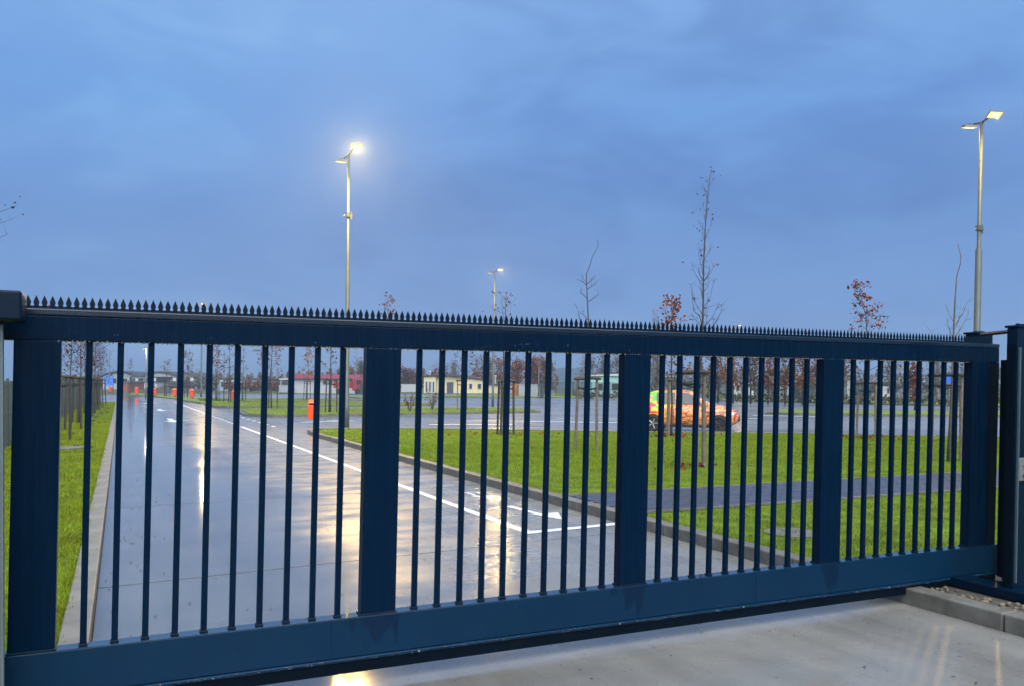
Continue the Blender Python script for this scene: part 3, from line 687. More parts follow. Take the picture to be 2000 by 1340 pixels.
def young_tree(label, xy, H, crown=1.7, nb=16, blen=1.0, up=.75, leaf=None, nleaf=250, lsize=.09, r0=.035, leader=None, seed=1, bark=None, group='young staked trees', bare_top=0.0, extra=(), twigs=3, name='young_tree', cluster=.10):
    rg = random.Random(seed); bark = bark or BARK
    t_ = thing(name, label, 'tree', (xy[0], xy[1], .06), (0, LEAN*.5, 0), group)
    if leader is None:
        leader = []; x = y = 0.0
        for i in range(9):
            leader.append((x, y, H*i/8)); x += rg.uniform(-.03, .03)*H/5; y += rg.uniform(-.03, .03)*H/5
    leader = [np.asarray(p, float) for p in leader]
    zs = np.array([p[2] for p in leader])
    def at_z(z): return np.array([np.interp(z, zs, [p[k] for p in leader]) for k in range(3)])
    rad = [max(.006, r0*(1-.88*p[2]/H)) for p in leader]
    b = MB(); b.tube(leader, rad, 7); tk = b.build('trunk', bark, t_, smooth=True)
    br = MB(); tips = []
    for i in range(nb):
        f = (i+rg.random())/nb; z = crown+(H*(1-bare_top)-crown)*f*.97; p = at_z(z); az = i*2.4+rg.uniform(-.5, .5)
        ln = blen*(1-.72*f)*rg.uniform(.6, 1.15); rr = max(.004, .40*r0*(1-.75*z/H))
        pts = [p]; d = np.array([math.cos(az), math.sin(az), up*rg.uniform(.5, 1.2)]); 
        for k in range(4):
            d = d/np.linalg.norm(d); pts.append(pts[-1]+d*ln/4); d = d+np.array([rg.uniform(-.25, .25), rg.uniform(-.25, .25), .22*up+rg.uniform(-.1, .15)])
        br.tube(pts, [rr, rr*.8, rr*.6, rr*.45, .0025], 4, False)
        for k in range(twigs):
            q = pts[rg.choice((2, 3, 4))]; dd = np.array([rg.uniform(-1, 1), rg.uniform(-1, 1), rg.uniform(.0, 1)]); dd /= np.linalg.norm(dd)
            e = q+dd*ln*rg.uniform(.18, .38); br.tube([q, (q+e)/2+np.array([0, 0, .02]), e], [.004, .003, .002], 3, False); tips.append(e)
            tips.append((q+e)/2)
        tips += pts[2:]
    for pl in extra:
        pl = [np.asarray(p, float) for p in pl]; k = len(pl)
        br.tube(pl, [max(.003, .011*(1-i/k)) for i in range(k)], 5, False)
        for q in pl[1:]:
            for _ in range(2):
                dd = np.array([rg.uniform(-1, 1), rg.uniform(-1, 1), rg.uniform(.1, 1)]); e = q+dd/np.linalg.norm(dd)*rg.uniform(.08, .22)
                br.tube([q, e], [.004, .002], 3, False); tips.append(e)
    if br.v: br.build('branches', bark, t_, kind='stuff')
    if leaf is not None and tips and nleaf:
        rs = np.random.RandomState(seed); T = np.array(tips); P = T[rs.randint(0, len(T), nleaf)]+rs.normal(size=(nleaf, 3))*cluster
        leaves_mesh('leaves', P, lsize, leaf, t_, seed)
    return t_

def stakes(label, xy, h=1.95, side=.52, rot=0.0, m_=None, seed=1, n=3, r=.036):
    rg = random.Random(seed); m_ = m_ or WOODS
    t_ = thing('tree_support', label, 'tree stake', (xy[0], xy[1], -.05), (0, LEAN, rot), 'timber supports of the young trees')
    R_ = side/math.sqrt(3) if n == 3 else side/math.sqrt(2); tops = []
    for k in range(n):
        a = 2*math.pi*k/n+math.pi/2; bx, by = R_*math.cos(a), R_*math.sin(a)
        tx_, ty_ = bx*rg.uniform(.84, .92), by*rg.uniform(.84, .92); hh = h+rg.uniform(-.05, .06)
        b = MB(); b.tube([(bx, by, 0), ((bx+tx_)/2, (by+ty_)/2, hh/2), (tx_, ty_, hh)], [r, r*.98, r*.93], 9); b.build('stake', m_, t_, smooth=False, bev=.004)
        tops.append((tx_, ty_))
    for k in range(n):
        p, q = np.array(tops[k]), np.array(tops[(k+1) % n]); d = (q-p)/np.linalg.norm(q-p)*.07; o_ = np.array([d[1], -d[0]])*.75
        b = MB(); z = h-.03+.012*k; b.tube([(*(p-d+o_), z), (*(q+d+o_), z)], r*.82, 8); b.build('crossbar', WOODD, t_)
        z = h-.24; b = MB(); b.tube([(*(p), z), (*((p+q)/2), z-.02-.02*k), (*(q), z)], .020, 6); b.build('strap', STRAP, t_)
    return t_

def plane_pts(base, d, pts):
    """pixel polyline -> points in the upright plane through the tree, relative to its base"""
    return [dp(x, y, d)-np.array([base[0], base[1], .06]) for x, y in pts]

# lawn trees
def ground_of(px_, py_): p = gp(px_, py_, .08); return p, depth(p)
p, d = ground_of(984, 850)
young_tree('sapling with a few brown leaves in its low crown on the lawn', p, 4.5, 1.9, 13, 1.25, .45, BRWN, 130, .09, .045, seed=3, bark=BARK, extra=[plane_pts(p, d, [(984, 735), (976, 720), (962, 706), (955, 700)]), plane_pts(p, d, [(987, 730), (1000, 712), (1016, 704), (1022, 697)]), plane_pts(p, d, [(986, 650), (981, 620), (978, 598), (977, 582)])])
stakes('dark timber tree support of three stakes around the brown-leaved lawn sapling', p, 1.85, .55, .3, WOODD, 3)
p, d = ground_of(1144, 881)
young_tree('dead sapling with a bare crooked leader on the lawn', p, 5.2, 2.3, 2, .4, .6, None, 0, .05, .036, seed=4,
           leader=[(0, 0, 0)]+plane_pts(p, d, [(1145, 760), (1146, 650), (1147, 626), (1146, 610), (1144, 575), (1142, 536), (1149, 518), (1154, 500), (1163, 485), (1165, 478), (1163, 468)]),
           extra=[plane_pts(p, d, [(1143, 557), (1136, 551), (1127, 547)]), plane_pts(p, d, [(1144, 554), (1152, 547), (1159, 539)]), plane_pts(p, d, [(1144, 565), (1152, 559), (1160, 555)]), plane_pts(p, d, [(1147, 589), (1156, 583), (1166, 575)]), plane_pts(p, d, [(1144, 583), (1138, 577), (1131, 573)]), plane_pts(p, d, [(1145, 625), (1138, 615), (1130, 611)]), plane_pts(p, d, [(1134, 640), (1129, 618), (1126, 603)])], group='bare saplings')
stakes('grey timber tree support around the dead crooked sapling', p, 1.90, .52, .5, WOODS, 4)
p, d = ground_of(1353, 914)
young_tree('tall sapling with a long bare leader rising far above the gate', p, 5.9, 2.5, 30, .62, 1.7, PURP, 60, .05, .034, seed=5, bark=BARK, twigs=3,
           leader=[(0, 0, 0)]+plane_pts(p, d, [(1362, 800), (1368, 700), (1370, 640), (1371, 580), (1371, 520), (1373, 460), (1375, 420), (1378, 378), (1382, 347)]),
           extra=[plane_pts(p, d, [(1370, 638), (1364, 618), (1352, 606), (1350, 586), (1346, 556)]), plane_pts(p, d, [(1372, 655), (1387, 640), (1396, 628), (1406, 608), (1408, 595)]), plane_pts(p, d, [(1371, 548), (1364, 538), (1361, 524)]), plane_pts(p, d, [(1371, 550), (1379, 538), (1383, 524)]), plane_pts(p, d, [(1372, 660), (1386, 652), (1392, 640), (1390, 622)])], group='bare saplings')
stakes('weathered timber tree support around the tall bare sapling', p, 2.0, .50, .62, WOODS, 5, r=.045)
p, d = ground_of(1311, 852)
young_tree('rust-leaved sapling standing between the tall bare sapling and the parked car', p, 4.35, 1.75, 28, .95, .6, RUST, 560, .10, .04, seed=6, cluster=.07)
stakes('timber tree support around the rust-leaved sapling beside the parked car', p, 1.9, .40, .0, WOODS, 6)
p, d = ground_of(1691, 857)
young_tree('rust-leaved conical sapling on the lawn showing above the gate spikes', p, 4.85, 1.85, 34, 1.05, .55, RUST, 420, .10, .04, seed=7, cluster=.06, leader=[(0, 0, 0)]+plane_pts(p, d, [(1693, 760), (1692, 660), (1690, 620), (1682, 590), (1676, 565)]))
stakes('timber tree support around the conical rust-leaved sapling', p, 1.85, .55, .2, WOODS, 7)
p, d = ground_of(1852, 902)
young_tree('bare sapling with a wavy leader in front of the tall lamp post', p, 4.9, 2.0, 9, .75, 1.5, None, 0, .05, .04, seed=8, bark=BARKG, bare_top=.3, twigs=4,
           leader=[(0, 0, 0)]+plane_pts(p, d, [(1857, 800), (1860, 700), (1861, 640), (1863, 590), (1866, 540), (1873, 515), (1874, 500), (1870, 485), (1868, 476)]),
           extra=[plane_pts(p, d, [(1863, 636), (1873, 620), (1882, 605), (1886, 590)]), plane_pts(p, d, [(1862, 660), (1872, 645), (1884, 625), (1889, 612)])], group='bare saplings')
stakes('timber tree support around the bare wavy sapling', p, 2.0, .62, .4, WOODS, 8, r=.045)

# row along the left verge
rowy = [20.9, 26.2, 31.6, 36.9, 42.2, 47.5, 52.8, 58.1, 63.4]
for k, yy in enumerate(rowy):
    xx = -1.62+.06*k*.9
    nm_ = ['nearest the left guide post', 'second along the left verge from the gate', 'third along the left verge from the gate', 'fourth along the left verge from the gate', 'fifth along the left verge from the gate', 'sixth along the left verge from the gate', 'seventh along the left verge from the gate', 'eighth along the left verge from the gate', 'last of the left verge row before the side road'][k]
    ex = []
    if k == 0:
        xx, yy = dp(-75, 750, 18.5)[:2]
        ex = [plane_pts((xx, yy), depth((xx, yy, 0)), q) for q in ([(-60, 500), (-30, 440), (-5, 412), (24, 402)], [(-60, 520), (-20, 440), (17, 427)], [(-60, 540), (-20, 470), (9, 456)])]
        ex = [[p_ if i else np.array([0, 0, 2.6]) for i, p_ in enumerate(e)] for e in ex]
    young_tree('dark purple-leaved sapling, '+nm_, (xx, yy), [4.6, 3.75, 4.0, 4.0, 4.4, 4.3, 4.5, 4.3, 4.4][k], 1.7, 22, [1.0, .7, 1.0, 1.1, 1.15, 1.15, 1.15, 1.15, 1.15][k], .6, PURP, [120, 60, 220, 220, 220, 220, 220, 220, 220][k], .085, .035, seed=20+k, group='saplings along the left verge', extra=ex)
    stakes('timber support of the sapling '+nm_, (xx, yy), 1.9, .55, .3*k, WOODD, 20+k)
# saplings on the islands
isl = [((645, 808), 5.1, PURP, 120, 'sparse purple sapling behind the nearest orange litter bin', WOODD, .9, 10),
       ((530, 797), 5.6, RUST, 420, 'dense rust-leaved sapling under the leaning street lamp', WOODD, 1.35, 22),
       ((599, 782), 5.0, ORNG, 260, 'small orange-leaved sapling before the red-roofed hall', WOODD, 1.1, 16),
       ((473, 784), 4.6, TWIG, 60, 'bare grey sapling beside the rust-leaved sapling', WOODD, .8, 14),
       ((446, 787), 5.4, PURP, 200, 'dark-leaved sapling right of the rust sapling on the far island', WOODD, 1.4, 18),
       ((422, 783), 5.2, RUST, 330, 'red-topped sapling on the far island', WOODD, 1.1, 18),
       ((366, 778), 4.6, BRWN, 260, 'lopsided brown sapling next to a litter bin', WOODD, 1.6, 18),
       ((325, 775), 4.2, BRWN, 120, 'thin brown sapling between two litter bins', WOODD, .9, 14),
       ((254, 771), 4.6, BRWN, 120, 'thin sapling before the brick wall at the road bend', WOODD, .9, 14),
       ((905, 803), 5.0, PURP, 120, 'sparse sapling in front of the yellow bungalow', WOODS, .9, 12),
       ((757, 807), 6.3, RUST, 320, 'tall rust-leaved sapling on the island behind the second upright', WOODD, 1.3, 20)]
for k, (px_, H_, lm, nl, lab, wm_, bl, nb_) in enumerate(isl):
    p, d = ground_of(*px_)
    young_tree(lab, p, H_, 1.8, nb_, bl, .7, lm, nl, .13 if d < 70 else .17, .05, seed=50+k, group='saplings on the lot islands')
    stakes(['timber support of the sparse purple sapling behind the nearest orange bin', 'timber support of the dense rust sapling under the leaning street lamp', 'timber support of the small orange-leaved sapling by the red-roofed hall', 'timber support of the bare grey sapling on the third island', 'timber support of the dark-leaved sapling on the far island', 'timber support of the red-topped sapling on the far island', 'timber support of the lopsided brown sapling beside a bin', 'timber support of the thin brown sapling between two bins', 'timber support of the thin sapling by the brick wall', 'grey timber support of the sparse sapling before the yellow bungalow', 'timber support of the tall rust sapling behind the second upright'][k], p, 1.95, .62, .35*k, wm_, 50+k)
for k, (px_, lab) in enumerate((((800, 806), 'small dry shrub at the end of the first grass island'), ((844, 803), 'taller dry shrub on the first grass island'))):
    p, d = ground_of(*px_); t_ = thing('dry_shrub', lab, 'shrub', (p[0], p[1], .09), group='dry shrubs on the island')
    b = MB(); rg = random.Random(k); T = []
    for i in range(26):
        a = rg.random()*6.28; e = np.array([math.cos(a)*rg.uniform(.1, .5), math.sin(a)*rg.uniform(.1, .5), rg.uniform(.5, 1.25)*(1.15 if k else .9)]); b.tube([(0, 0, 0), e*.5+np.array([0, 0, .12]), e], [.014, .01, .005], 3, False); T += [e, e*.8, e*.65]
    b.build('stems', BARKG, t_); rs_ = np.random.RandomState(k); leaves_mesh('leaves', np.array(T)+rs_.normal(size=(len(T), 3))*.06, .12, BRWN, t_, k)

# ------------------------------------------------------------------ litter bins, small signs
def litter_bin(label, px_, base_y, wide=1.0):
    p = gp(px_, base_y, .05)
    t_ = thing('litter_bin', label, 'litter bin', (p[0], p[1], -.02), (0, LEAN, -YAW), 'orange litter bins')
    b = MB(); b.tube([(0, .17, 0), (0, .17, 1.15)], .03, 8); b.build('pole', GALV, t_)
    b = MB(); b.box(-.19, .19, -.14, .14, .32, .86, 0, -.015); b.build('bin_body', ORANGE, t_, bev=.02)
    b = MB(); b.add([(-.21, -.16, .93), (.21, -.16, .93), (.21, .16, .93), (-.21, .16, .93), (-.17, -.10, 1.05), (.17, -.10, 1.05), (.17, .14, 1.09), (-.17, .14, 1.09)], [(3, 2, 1, 0), (4, 5, 6, 7), (0, 1, 5, 4), (1, 2, 6, 5), (2, 3, 7, 6), (3, 0, 4, 7)]); b.build('hood', ORANGE, t_, bev=.012)
    b = MB(); b.box(-.17, .17, .10, .14, .86, .935); b.box(-.17, -.14, -.10, .10, .86, .935); b.box(.14, .17, -.10, .10, .86, .935); b.build('hood_support', ORANGE, t_)
    b = MB(); b.box(-.145, .145, -.09, .095, .80, .865); b.build('opening', STRAP, t_)
    return t_
for px_, by, lab in ((612, 831.5, 'orange litter bin at the side lane before the first grass island'), (375, 780.5, 'orange litter bin beside the lit lamp post on the far island'), (341, 778, 'orange litter bin between the thin and the lopsided brown sapling'), (302, 775.3, 'orange litter bin behind the slim white street lamp'), (267, 772.6, 'orange litter bin before the dark earth mound'), (458, 787.5, 'orange litter bin half hidden beside the dark-leaved sapling'), (216, 769, 'orange litter bin below the blue banners')):
    litter_bin(lab, px_, by)
for px_, by, lab in ((375, 779.6, 'small white square sign above the litter bin by the lit lamp'), (341, 777.2, 'small white square sign above the litter bin by the brown barn'), (302, 774.6, 'small white square sign above the litter bin behind the slim street lamp'), (267, 772, 'small white square sign above the litter bin by the earth mound')):
    p = gp(px_, by, .05); t_ = thing('sign_post', lab, 'sign', (p[0], p[1], -.02), (0, 0, -YAW), 'small white signs')
    b = MB(); b.tube([(0, 0, 0), (0, 0, 2.2)], .03, 6); b.build('pole', GALV, t_); b = MB(); b.box(-.16, .16, -.045, -.03, 1.86, 2.2); b.build('panel', WHITE, t_)
p = dp(1851, 790, 62); t_ = thing('round_sign', 'blue round traffic sign on a post beyond the lawn', 'sign', (p[0], p[1], -.02), (0, 0, -YAW-.3))
b = MB(); b.tube([(0, 0, 0), (0, 0, 2.5)], .03, 8); b.build('pole', GALV, t_); b = MB(); b.tube([(0, -.035, 2.2), (0, -.05, 2.2)], .30, 24); b.build('disc', mat('sign_blue', (.02, .12, .55), rough=.35, var=.05), t_)

# ------------------------------------------------------------------ the wrapped car
def car(loc, heading):
    t_ = thing('parked_car', 'small hatchback with a colourful orange, red and green fruit wrap', 'car', (*loc, -.004), (0, 0, heading))
    lv = bpy.data.materials.new('fruit_wrap'); lv.use_nodes = True; t = lv.node_tree; L = t.links.new; pb = t.nodes['Principled BSDF']
    pb.inputs['Roughness'].default_value = .25; pb.inputs['Coat Weight'].default_value = .4
    tcn = N(t, 'ShaderNodeTexCoord'); sp = N(t, 'ShaderNodeSeparateXYZ'); L(tcn.outputs['Object'], sp.inputs[0])
    nz = N(t, 'ShaderNodeTexNoise'); nz.inputs['Scale'].default_value = 1.8; nz.inputs['Detail'].default_value = 3; L(tcn.outputs['Object'], nz.inputs['Vector'])
    mpn = N(t, 'ShaderNodeMapping'); mpn.inputs['Rotation'].default_value = (0, .7, 0); mpn.inputs['Scale'].default_value = (2.2, 1, 5.0); L(tcn.outputs['Object'], mpn.inputs[0])
    dv = N(t, 'ShaderNodeMix', data_type='VECTOR'); dv.inputs[0].default_value = .35; L(mpn.outputs[0], dv.inputs[4]); L(nz.outputs['Color'], dv.inputs[5])
    vo = N(t, 'ShaderNodeTexVoronoi'); vo.inputs['Scale'].default_value = 2.3; L(dv.outputs[1], vo.inputs['Vector'])
    sc_ = N(t, 'ShaderNodeSeparateColor'); L(vo.outputs['Color'], sc_.inputs[0])
    ra = ramp(t, [(0, (.06, .36, .02)), (.22, (.62, .015, .02)), (.45, (.85, .50, .015)), (.66, (.26, .48, .02)), (.74, (.75, .20, .02)), (.9, (.7, .03, .03))], 'CONSTANT'); L(sc_.outputs[0], ra.inputs[0])
    nf = N(t, 'ShaderNodeTexNoise'); nf.inputs['Scale'].default_value = 1.3; nf.inputs['Detail'].default_value = 5; nf.inputs['Distortion'].default_value = 2.0; L(mpn.outputs[0], nf.inputs['Vector'])
    rf = ramp(t, [(.36, (.10, .03, .015)), (.44, (.48, .10, .012)), (.50, (.62, .18, .022)), (.55, (.74, .46, .22)), (.60, (.58, .14, .018)), (.68, (.22, .035, .015))]); L(nf.outputs['Fac'], rf.inputs[0])
    fx = N(t, 'ShaderNodeMath', operation='MULTIPLY_ADD'); L(nz.outputs['Fac'], fx.inputs[0]); fx.inputs[1].default_value = 1.4; L(sp.outputs[0], fx.inputs[2])
    st = N(t, 'ShaderNodeMapRange'); st.inputs[1].default_value = .12; st.inputs[2].default_value = .40; L(fx.outputs[0], st.inputs[0])
    mc = N(t, 'ShaderNodeMix', data_type='RGBA'); L(st.outputs[0], mc.inputs[0]); L(ra.outputs[0], mc.inputs[6]); L(rf.outputs[0], mc.inputs[7]); L(mc.outputs[2], pb.inputs['Base Color'])
    GLASS = mat('car_glass', (.012, .018, .022), rough=.05, var=0, spec=.6); BLK = mat('car_black', (.008, .008, .009), rough=.5, var=.1); RUB = mat('tyre', (.010, .010, .011), rough=.8, var=.2); RIM = mat('rim', (.25, .26, .27), rough=.35, metal=.7, var=.1)
    # body below the belt: x, z low, z belt, z centre top, half width
    ST = [(-1.80, .42, .80, .84, .60), (-1.76, .30, .90, .95, .70), (-1.55, .24, .96, .99, .79), (-1.2, .20, .97, 1.0, .815), (-.4, .19, .95, .99, .825), (.4, .19, .94, .98, .825), (.85, .20, .93, .99, .82), (1.15, .21, .90, .96, .81), (1.45, .24, .84, .89, .78), (1.68, .28, .72, .79, .70), (1.80, .34, .60, .66, .58), (1.84, .40, .54, .57, .50)]
    b = MB(); ring = []
    for x, zl, zb, zt, w in ST:
        ring.append([(x, -w*.80, zl), (x, -w*.97, zl+.10), (x, -w, zl+(zb-zl)*.5), (x, -w*.985, zb-.06), (x, -w*.90, zb), (x, -w*.5, zt), (x, 0, zt+.012), (x, w*.5, zt), (x, w*.90, zb), (x, w*.985, zb-.06), (x, w, zl+(zb-zl)*.5), (x, w*.97, zl+.10), (x, w*.80, zl)])
    k = len(ring[0]); vs = [p for r in ring for p in r]; fs = []
    for i in range(len(ring)-1):
        for j in range(k): fs.append((i*k+j, i*k+(j+1) % k, (i+1)*k+(j+1) % k, (i+1)*k+j))
    fs.append(tuple(range(k))); fs.append(tuple((len(ring)-1)*k+j for j in range(k))[::-1])
    b.add(vs, fs); b.build('body', lv, t_, smooth=True)
    # greenhouse
    CB = [(-1.72, .95, .66), (-1.52, 1.20, .655), (-1.36, 1.40, .60), (-1.15, 1.475, .57), (-.6, 1.505, .565), (-.05, 1.495, .565), (.22, 1.44, .575), (.62, 1.19, .66), (1.02, .945, .71)]
    b = MB(); ring = []
    for x, z, w in CB:
        wb = min(.745, .70+.05*(1-abs(x)/1.8)); f = max(.02, (z-.93)/.57)
        wt = wb+(w-wb)*1.0 if f > .5 else wb*(1-f)+w*f
        ring.append([(x, -wb, .93), (x, -(wb*.35+wt*.65), .93+(z-.93)*.62), (x, -wt, z-.03*f), (x, -wt*.82, z), (x, 0, z+.02*f), (x, wt*.82, z), (x, wt, z-.03*f), (x, wb*.35+wt*.65, .93+(z-.93)*.62), (x, wb, .93)])
    k = 9; vs = [p for r in ring for p in r]; fs = []
    for i in range(len(ring)-1):
        for j in range(k-1): fs.append((i*k+j, i*k+j+1, (i+1)*k+j+1, (i+1)*k+j))
    b.add(vs, fs); b.build('cabin', lv, t_, smooth=True)
    def pane(name, pts, th=.012, m_=GLASS):
        b = MB(); n = len(pts); c = np.mean([np.array(p) for p in pts], 0); a = np.cross(np.array(pts[1])-np.array(pts[0]), np.array(pts[2])-np.array(pts[1])); a = a/np.linalg.norm(a)
        if a @ (c-np.array([0, 0, .9])) < 0: a = -a
        b.add([np.array(p)-a*.02 for p in pts]+[np.array(p)+a*th for p in pts], [tuple(range(n, 2*n)), tuple(range(n))[::-1]]+[(i, (i+1) % n, n+(i+1) % n, n+i) for i in range(n)]); return b.build(name, m_, t_)
    for s in (-1, 1):
        pane('side_window', [(-.28, s*.738, 1.0), (.62, s*.73, 1.0), (.10, s*.615, 1.40), (-.28, s*.605, 1.42)])
        pane('side_window', [(-1.02, s*.735, 1.02), (-.38, s*.738, 1.0), (-.38, s*.605, 1.42), (-1.05, s*.61, 1.40)])
        b = MB(); b.box(.55, .73, s*.83-.07, s*.83+.07, .98, 1.10); b.build('mirror', BLK if s > 0 else WHITE, t_, bev=.03)
        b = MB(); b.add([(1.42, s*.755, .72), (1.70, s*.635, .62), (1.70, s*.640, .70), (1.48, s*.735, .83), (1.42, s*.785, .72), (1.70, s*.700, .62), (1.695, s*.690, .71), (1.48, s*.755, .84)], [(4, 5, 6, 7), (0, 1, 5, 4), (1, 2, 6, 5), (2, 3, 7, 6), (3, 0, 4, 7)]); b.build('headlight', mat('headlight', (.55, .62, .68), rough=.08, var=.1), t_)
        b = MB(); b.box(-1.05, 1.0, s*.80-.03, s*.80+.03, .16, .25); b.build('sill', BLK, t_)
        for xs in (.30, -.42):
            b = MB(); b.box(xs, xs+.012, s*.826-.006, s*.826+.004, .3, .93); b.build('door_seam', BLK, t_)
        b = MB(); b.box(-.36, -.20, s*.82-.012, s*.82+.026, .82, .855); b.build('door_handle', BLK, t_, bev=.008)
        b = MB(); b.box(-1.775, -1.62, s*.70-.075, s*.70+.055, .78, .96); b.build('tail_light', mat('tail_red', (.30, .012, .012), rough=.15, var=.1), t_, bev=.02)
        for x in (-1.16, 1.20):
            wy = s*.742
            b = MB(); b.tube([(x, s*.60, .30), (x, s*(.826 if x < 0 else .818), .30)], .335, 28); b.build('wheel_arch', BLK, t_)
            wh = bpy.data.objects.new('wheel', None); C.objects.link(wh); wh.parent = t_; wh.location = (x, wy, .29)
            prof_ = [(.20, -.09), (.275, -.10), (.29, -.07), (.29, .07), (.275, .10), (.20, .09)]; b = MB(); n = 24; vs = []; fs = []
            for i in range(n):
                a = 2*math.pi*i/n
                for r, w_ in prof_: vs.append((r*math.cos(a), w_*1.05, r*math.sin(a)))
            q = len(prof_)
            for i in range(n):
                for j in range(q): fs.append((i*q+j, i*q+(j+1) % q, ((i+1) % n)*q+(j+1) % q, ((i+1) % n)*q+j))
            b.add(vs, fs); b.build('tyre', RUB, wh, smooth=True)
            b = MB(); b.tube([(0, s*.085, 0), (0, s*.105, 0)], .045, 12)
            for i in range(5):
                a = 2*math.pi*i/5; ca, sa = math.cos(a), math.sin(a); b.tube([(.03*ca, s*.095, .03*sa), (.195*ca, s*.085, .195*sa)], [.022, .030], 6)
            b.tube([(0, s*.01, 0), (0, s*.03, 0)], .2, 20); b.build('rim', RIM if x < 0 else BLK, wh)
    pane('windscreen', [(.92, -.60, 1.0), (.92, .60, 1.0), (.27, .48, 1.42), (.27, -.48, 1.42)])
    pane('rear_window', [(-1.66, -.5, 1.06), (-1.66, .5, 1.06), (-1.40, .46, 1.37), (-1.40, -.46, 1.37)])
    b = MB(); b.box(1.74, 1.855, -.40, .40, .38, .50); b.build('grille', BLK, t_, bev=.02)
    b = MB(); b.tube([(-1.3, 0, 1.5), (-1.62, 0, 1.72)], .008, 5); b.build('aerial', BLK, t_)
    return t_
cp = gp(1343, 843, 0); car((cp[0]+.38, cp[1]+.50), R(-44))

# ------------------------------------------------------------------ buildings at the edge of the lot
def frame_at(px_, d):
    p = dp(px_, 755, d); return (p[0], p[1], -.12)
def zpx(px_, y, d): return float(dp(px_, y, d)[2])+.12
def bthing(name, label, cat, x0, x1, d, group=None, turn=0.0):
    """thing whose local x runs to the right across the view, y away from it; returns it and its width in metres"""
    c = (x0+x1)/2; t_ = thing(name, label, cat, frame_at(c, d), (0, 0, -YAW+turn), group); return t_, (x1-x0)*d/FPX
WG = mat('cladding_grey', (.26, .30, .34), rough=.6, var=.06, scale=.5); WB = mat('cladding_blue', (.18, .27, .36), rough=.6, var=.08, scale=.5)
DKR = mat('dark_roof', (.030, .032, .036), rough=.6, var=.2, scale=.6); CREAM = mat('cream_render', (.56, .49, .29), rough=.8, var=.06, scale=.8)
PANE = mat('dark_pane', (.02, .025, .03), rough=.1, var=0); BRICK = mat('red_brick', (.20, .075, .055), rough=.85, var=.25, scale=2)
REDR = mat('red_fascia', (.17, .014, .024), rough=.45, var=.1, scale=.4); TURQ = mat('turquoise_cladding', (.24, .44, .44), rough=.6, var=.07, scale=.4)
BRN = mat('brown_roof', (.055, .042, .038), rough=.85, var=.25, scale=.7); MOUND = mat('dark_earth', (.040, .036, .033), rough=.95, var=.4, scale=.8, bump=.6, bscale=4)
CORT = mat('orange_container', (.36, .12, .045), rough=.6, var=.2, scale=1.5); GREY = mat('container_grey', (.27, .30, .33), rough=.55, var=.1, scale=.7); DGRN = mat('dark_green', (.02, .035, .03), rough=.5, var=.15)
REDT = mat('truck_red', (.22, .010, .014), rough=.35, var=.08)
def windows(t_, rects, y=-.03, frame=WHITE, pane=PANE, fw=.08):
    for (x0, x1, z0, z1) in rects:
        b = MB(); b.box(x0-fw, x1+fw, y-.02, y+.06, z0-fw, z1+fw); w_ = b.build('window', frame, t_)
        b = MB(); b.box(x0, x1, y-.045, y-.022, z0, z1); b.build('pane', pane, w_)
# warehouses
t_, w = bthing('warehouse', 'pale grey warehouse with two low curved roofs behind the earth mound', 'warehouse', 196, 350, 205)
zb_, zp = zpx(270, 738, 205), zpx(270, 727.5, 205)
b = MB(); b.box(-w/2, w/2, 0, 30, 0, zb_); b.build('wall', WG, t_)
for s in (-1, 1):
    b = MB(); n = 12; x0, x1 = (-w/2-.3, -.02) if s < 0 else (.02, w/2+.3)
    prof_ = [(x0+(x1-x0)*i/n, zb_+(zp-zb_)*math.sin(math.pi*i/n)) for i in range(n+1)]
    b.add([(x, -.4, z) for x, z in prof_]+[(x, 30, z) for x, z in prof_]+[(x, -.4, z+.35) for x, z in prof_]+[(x, 30, z+.35) for x, z in prof_],
          [f for i in range(n) for f in ((2*n+2+i, 2*n+3+i, 3*n+4+i, 3*n+3+i), (i, i+1, 2*n+3+i, 2*n+2+i), (i+1, i, n+1+i, n+2+i))]); b.build('roof', DKR, t_)
    b = MB(); b.add([(x, -.05, z) for x, z in prof_]+[(prof_[0][0], -.05, zb_-.1), (prof_[-1][0], -.05, zb_-.1)], [tuple(range(n+1))+(n+2, n+1)]); b.build('gable', WG, t_)
windows(t_, [(-w/2+2+i*2.6, -w/2+3.9+i*2.6, 1.6, 2.7) for i in range(7)], frame=GREY)
t_, w = bthing('shed', 'flat shed with a dark window band before the warehouse', 'shed', 257, 306, 175)
z = zpx(280, 737, 175); b = MB(); b.box(-w/2, w/2, 0, 8, 0, z); b.build('wall', WHITE, t_); b = MB(); b.box(-w/2-.2, w/2+.2, -.25, 8.2, z-.95, z+.15); b.build('fascia', DKR, t_)
windows(t_, [(-w/2+.4+i*1.25, -w/2+1.35+i*1.25, z-.75, z-.15) for i in range(4)], y=-.27, frame=GREY)
t_, w = bthing('brick_wall', 'red brick wall at the bend of the road', 'wall', 241, 253, 150)
z = zpx(247, 748, 150); b = MB(); b.box(-w/2, w/2, 0, 6, 0, z); b.build('wall', BRICK, t_); b = MB(); b.box(-w/2-.1, w/2+.1, -.1, 6.1, z, z+.12); b.build('coping', KERB, t_)
t_, w = bthing('barn', 'brown barn with a steep dark roof behind the litter bins', 'barn', 318, 356, 165)
z0_, z1_ = zpx(335, 752, 165), zpx(335, 737, 165)
b = MB(); b.box(-w/2+.3, w/2-.3, 0, 7, 0, z0_); b.build('wall', BRN, t_)
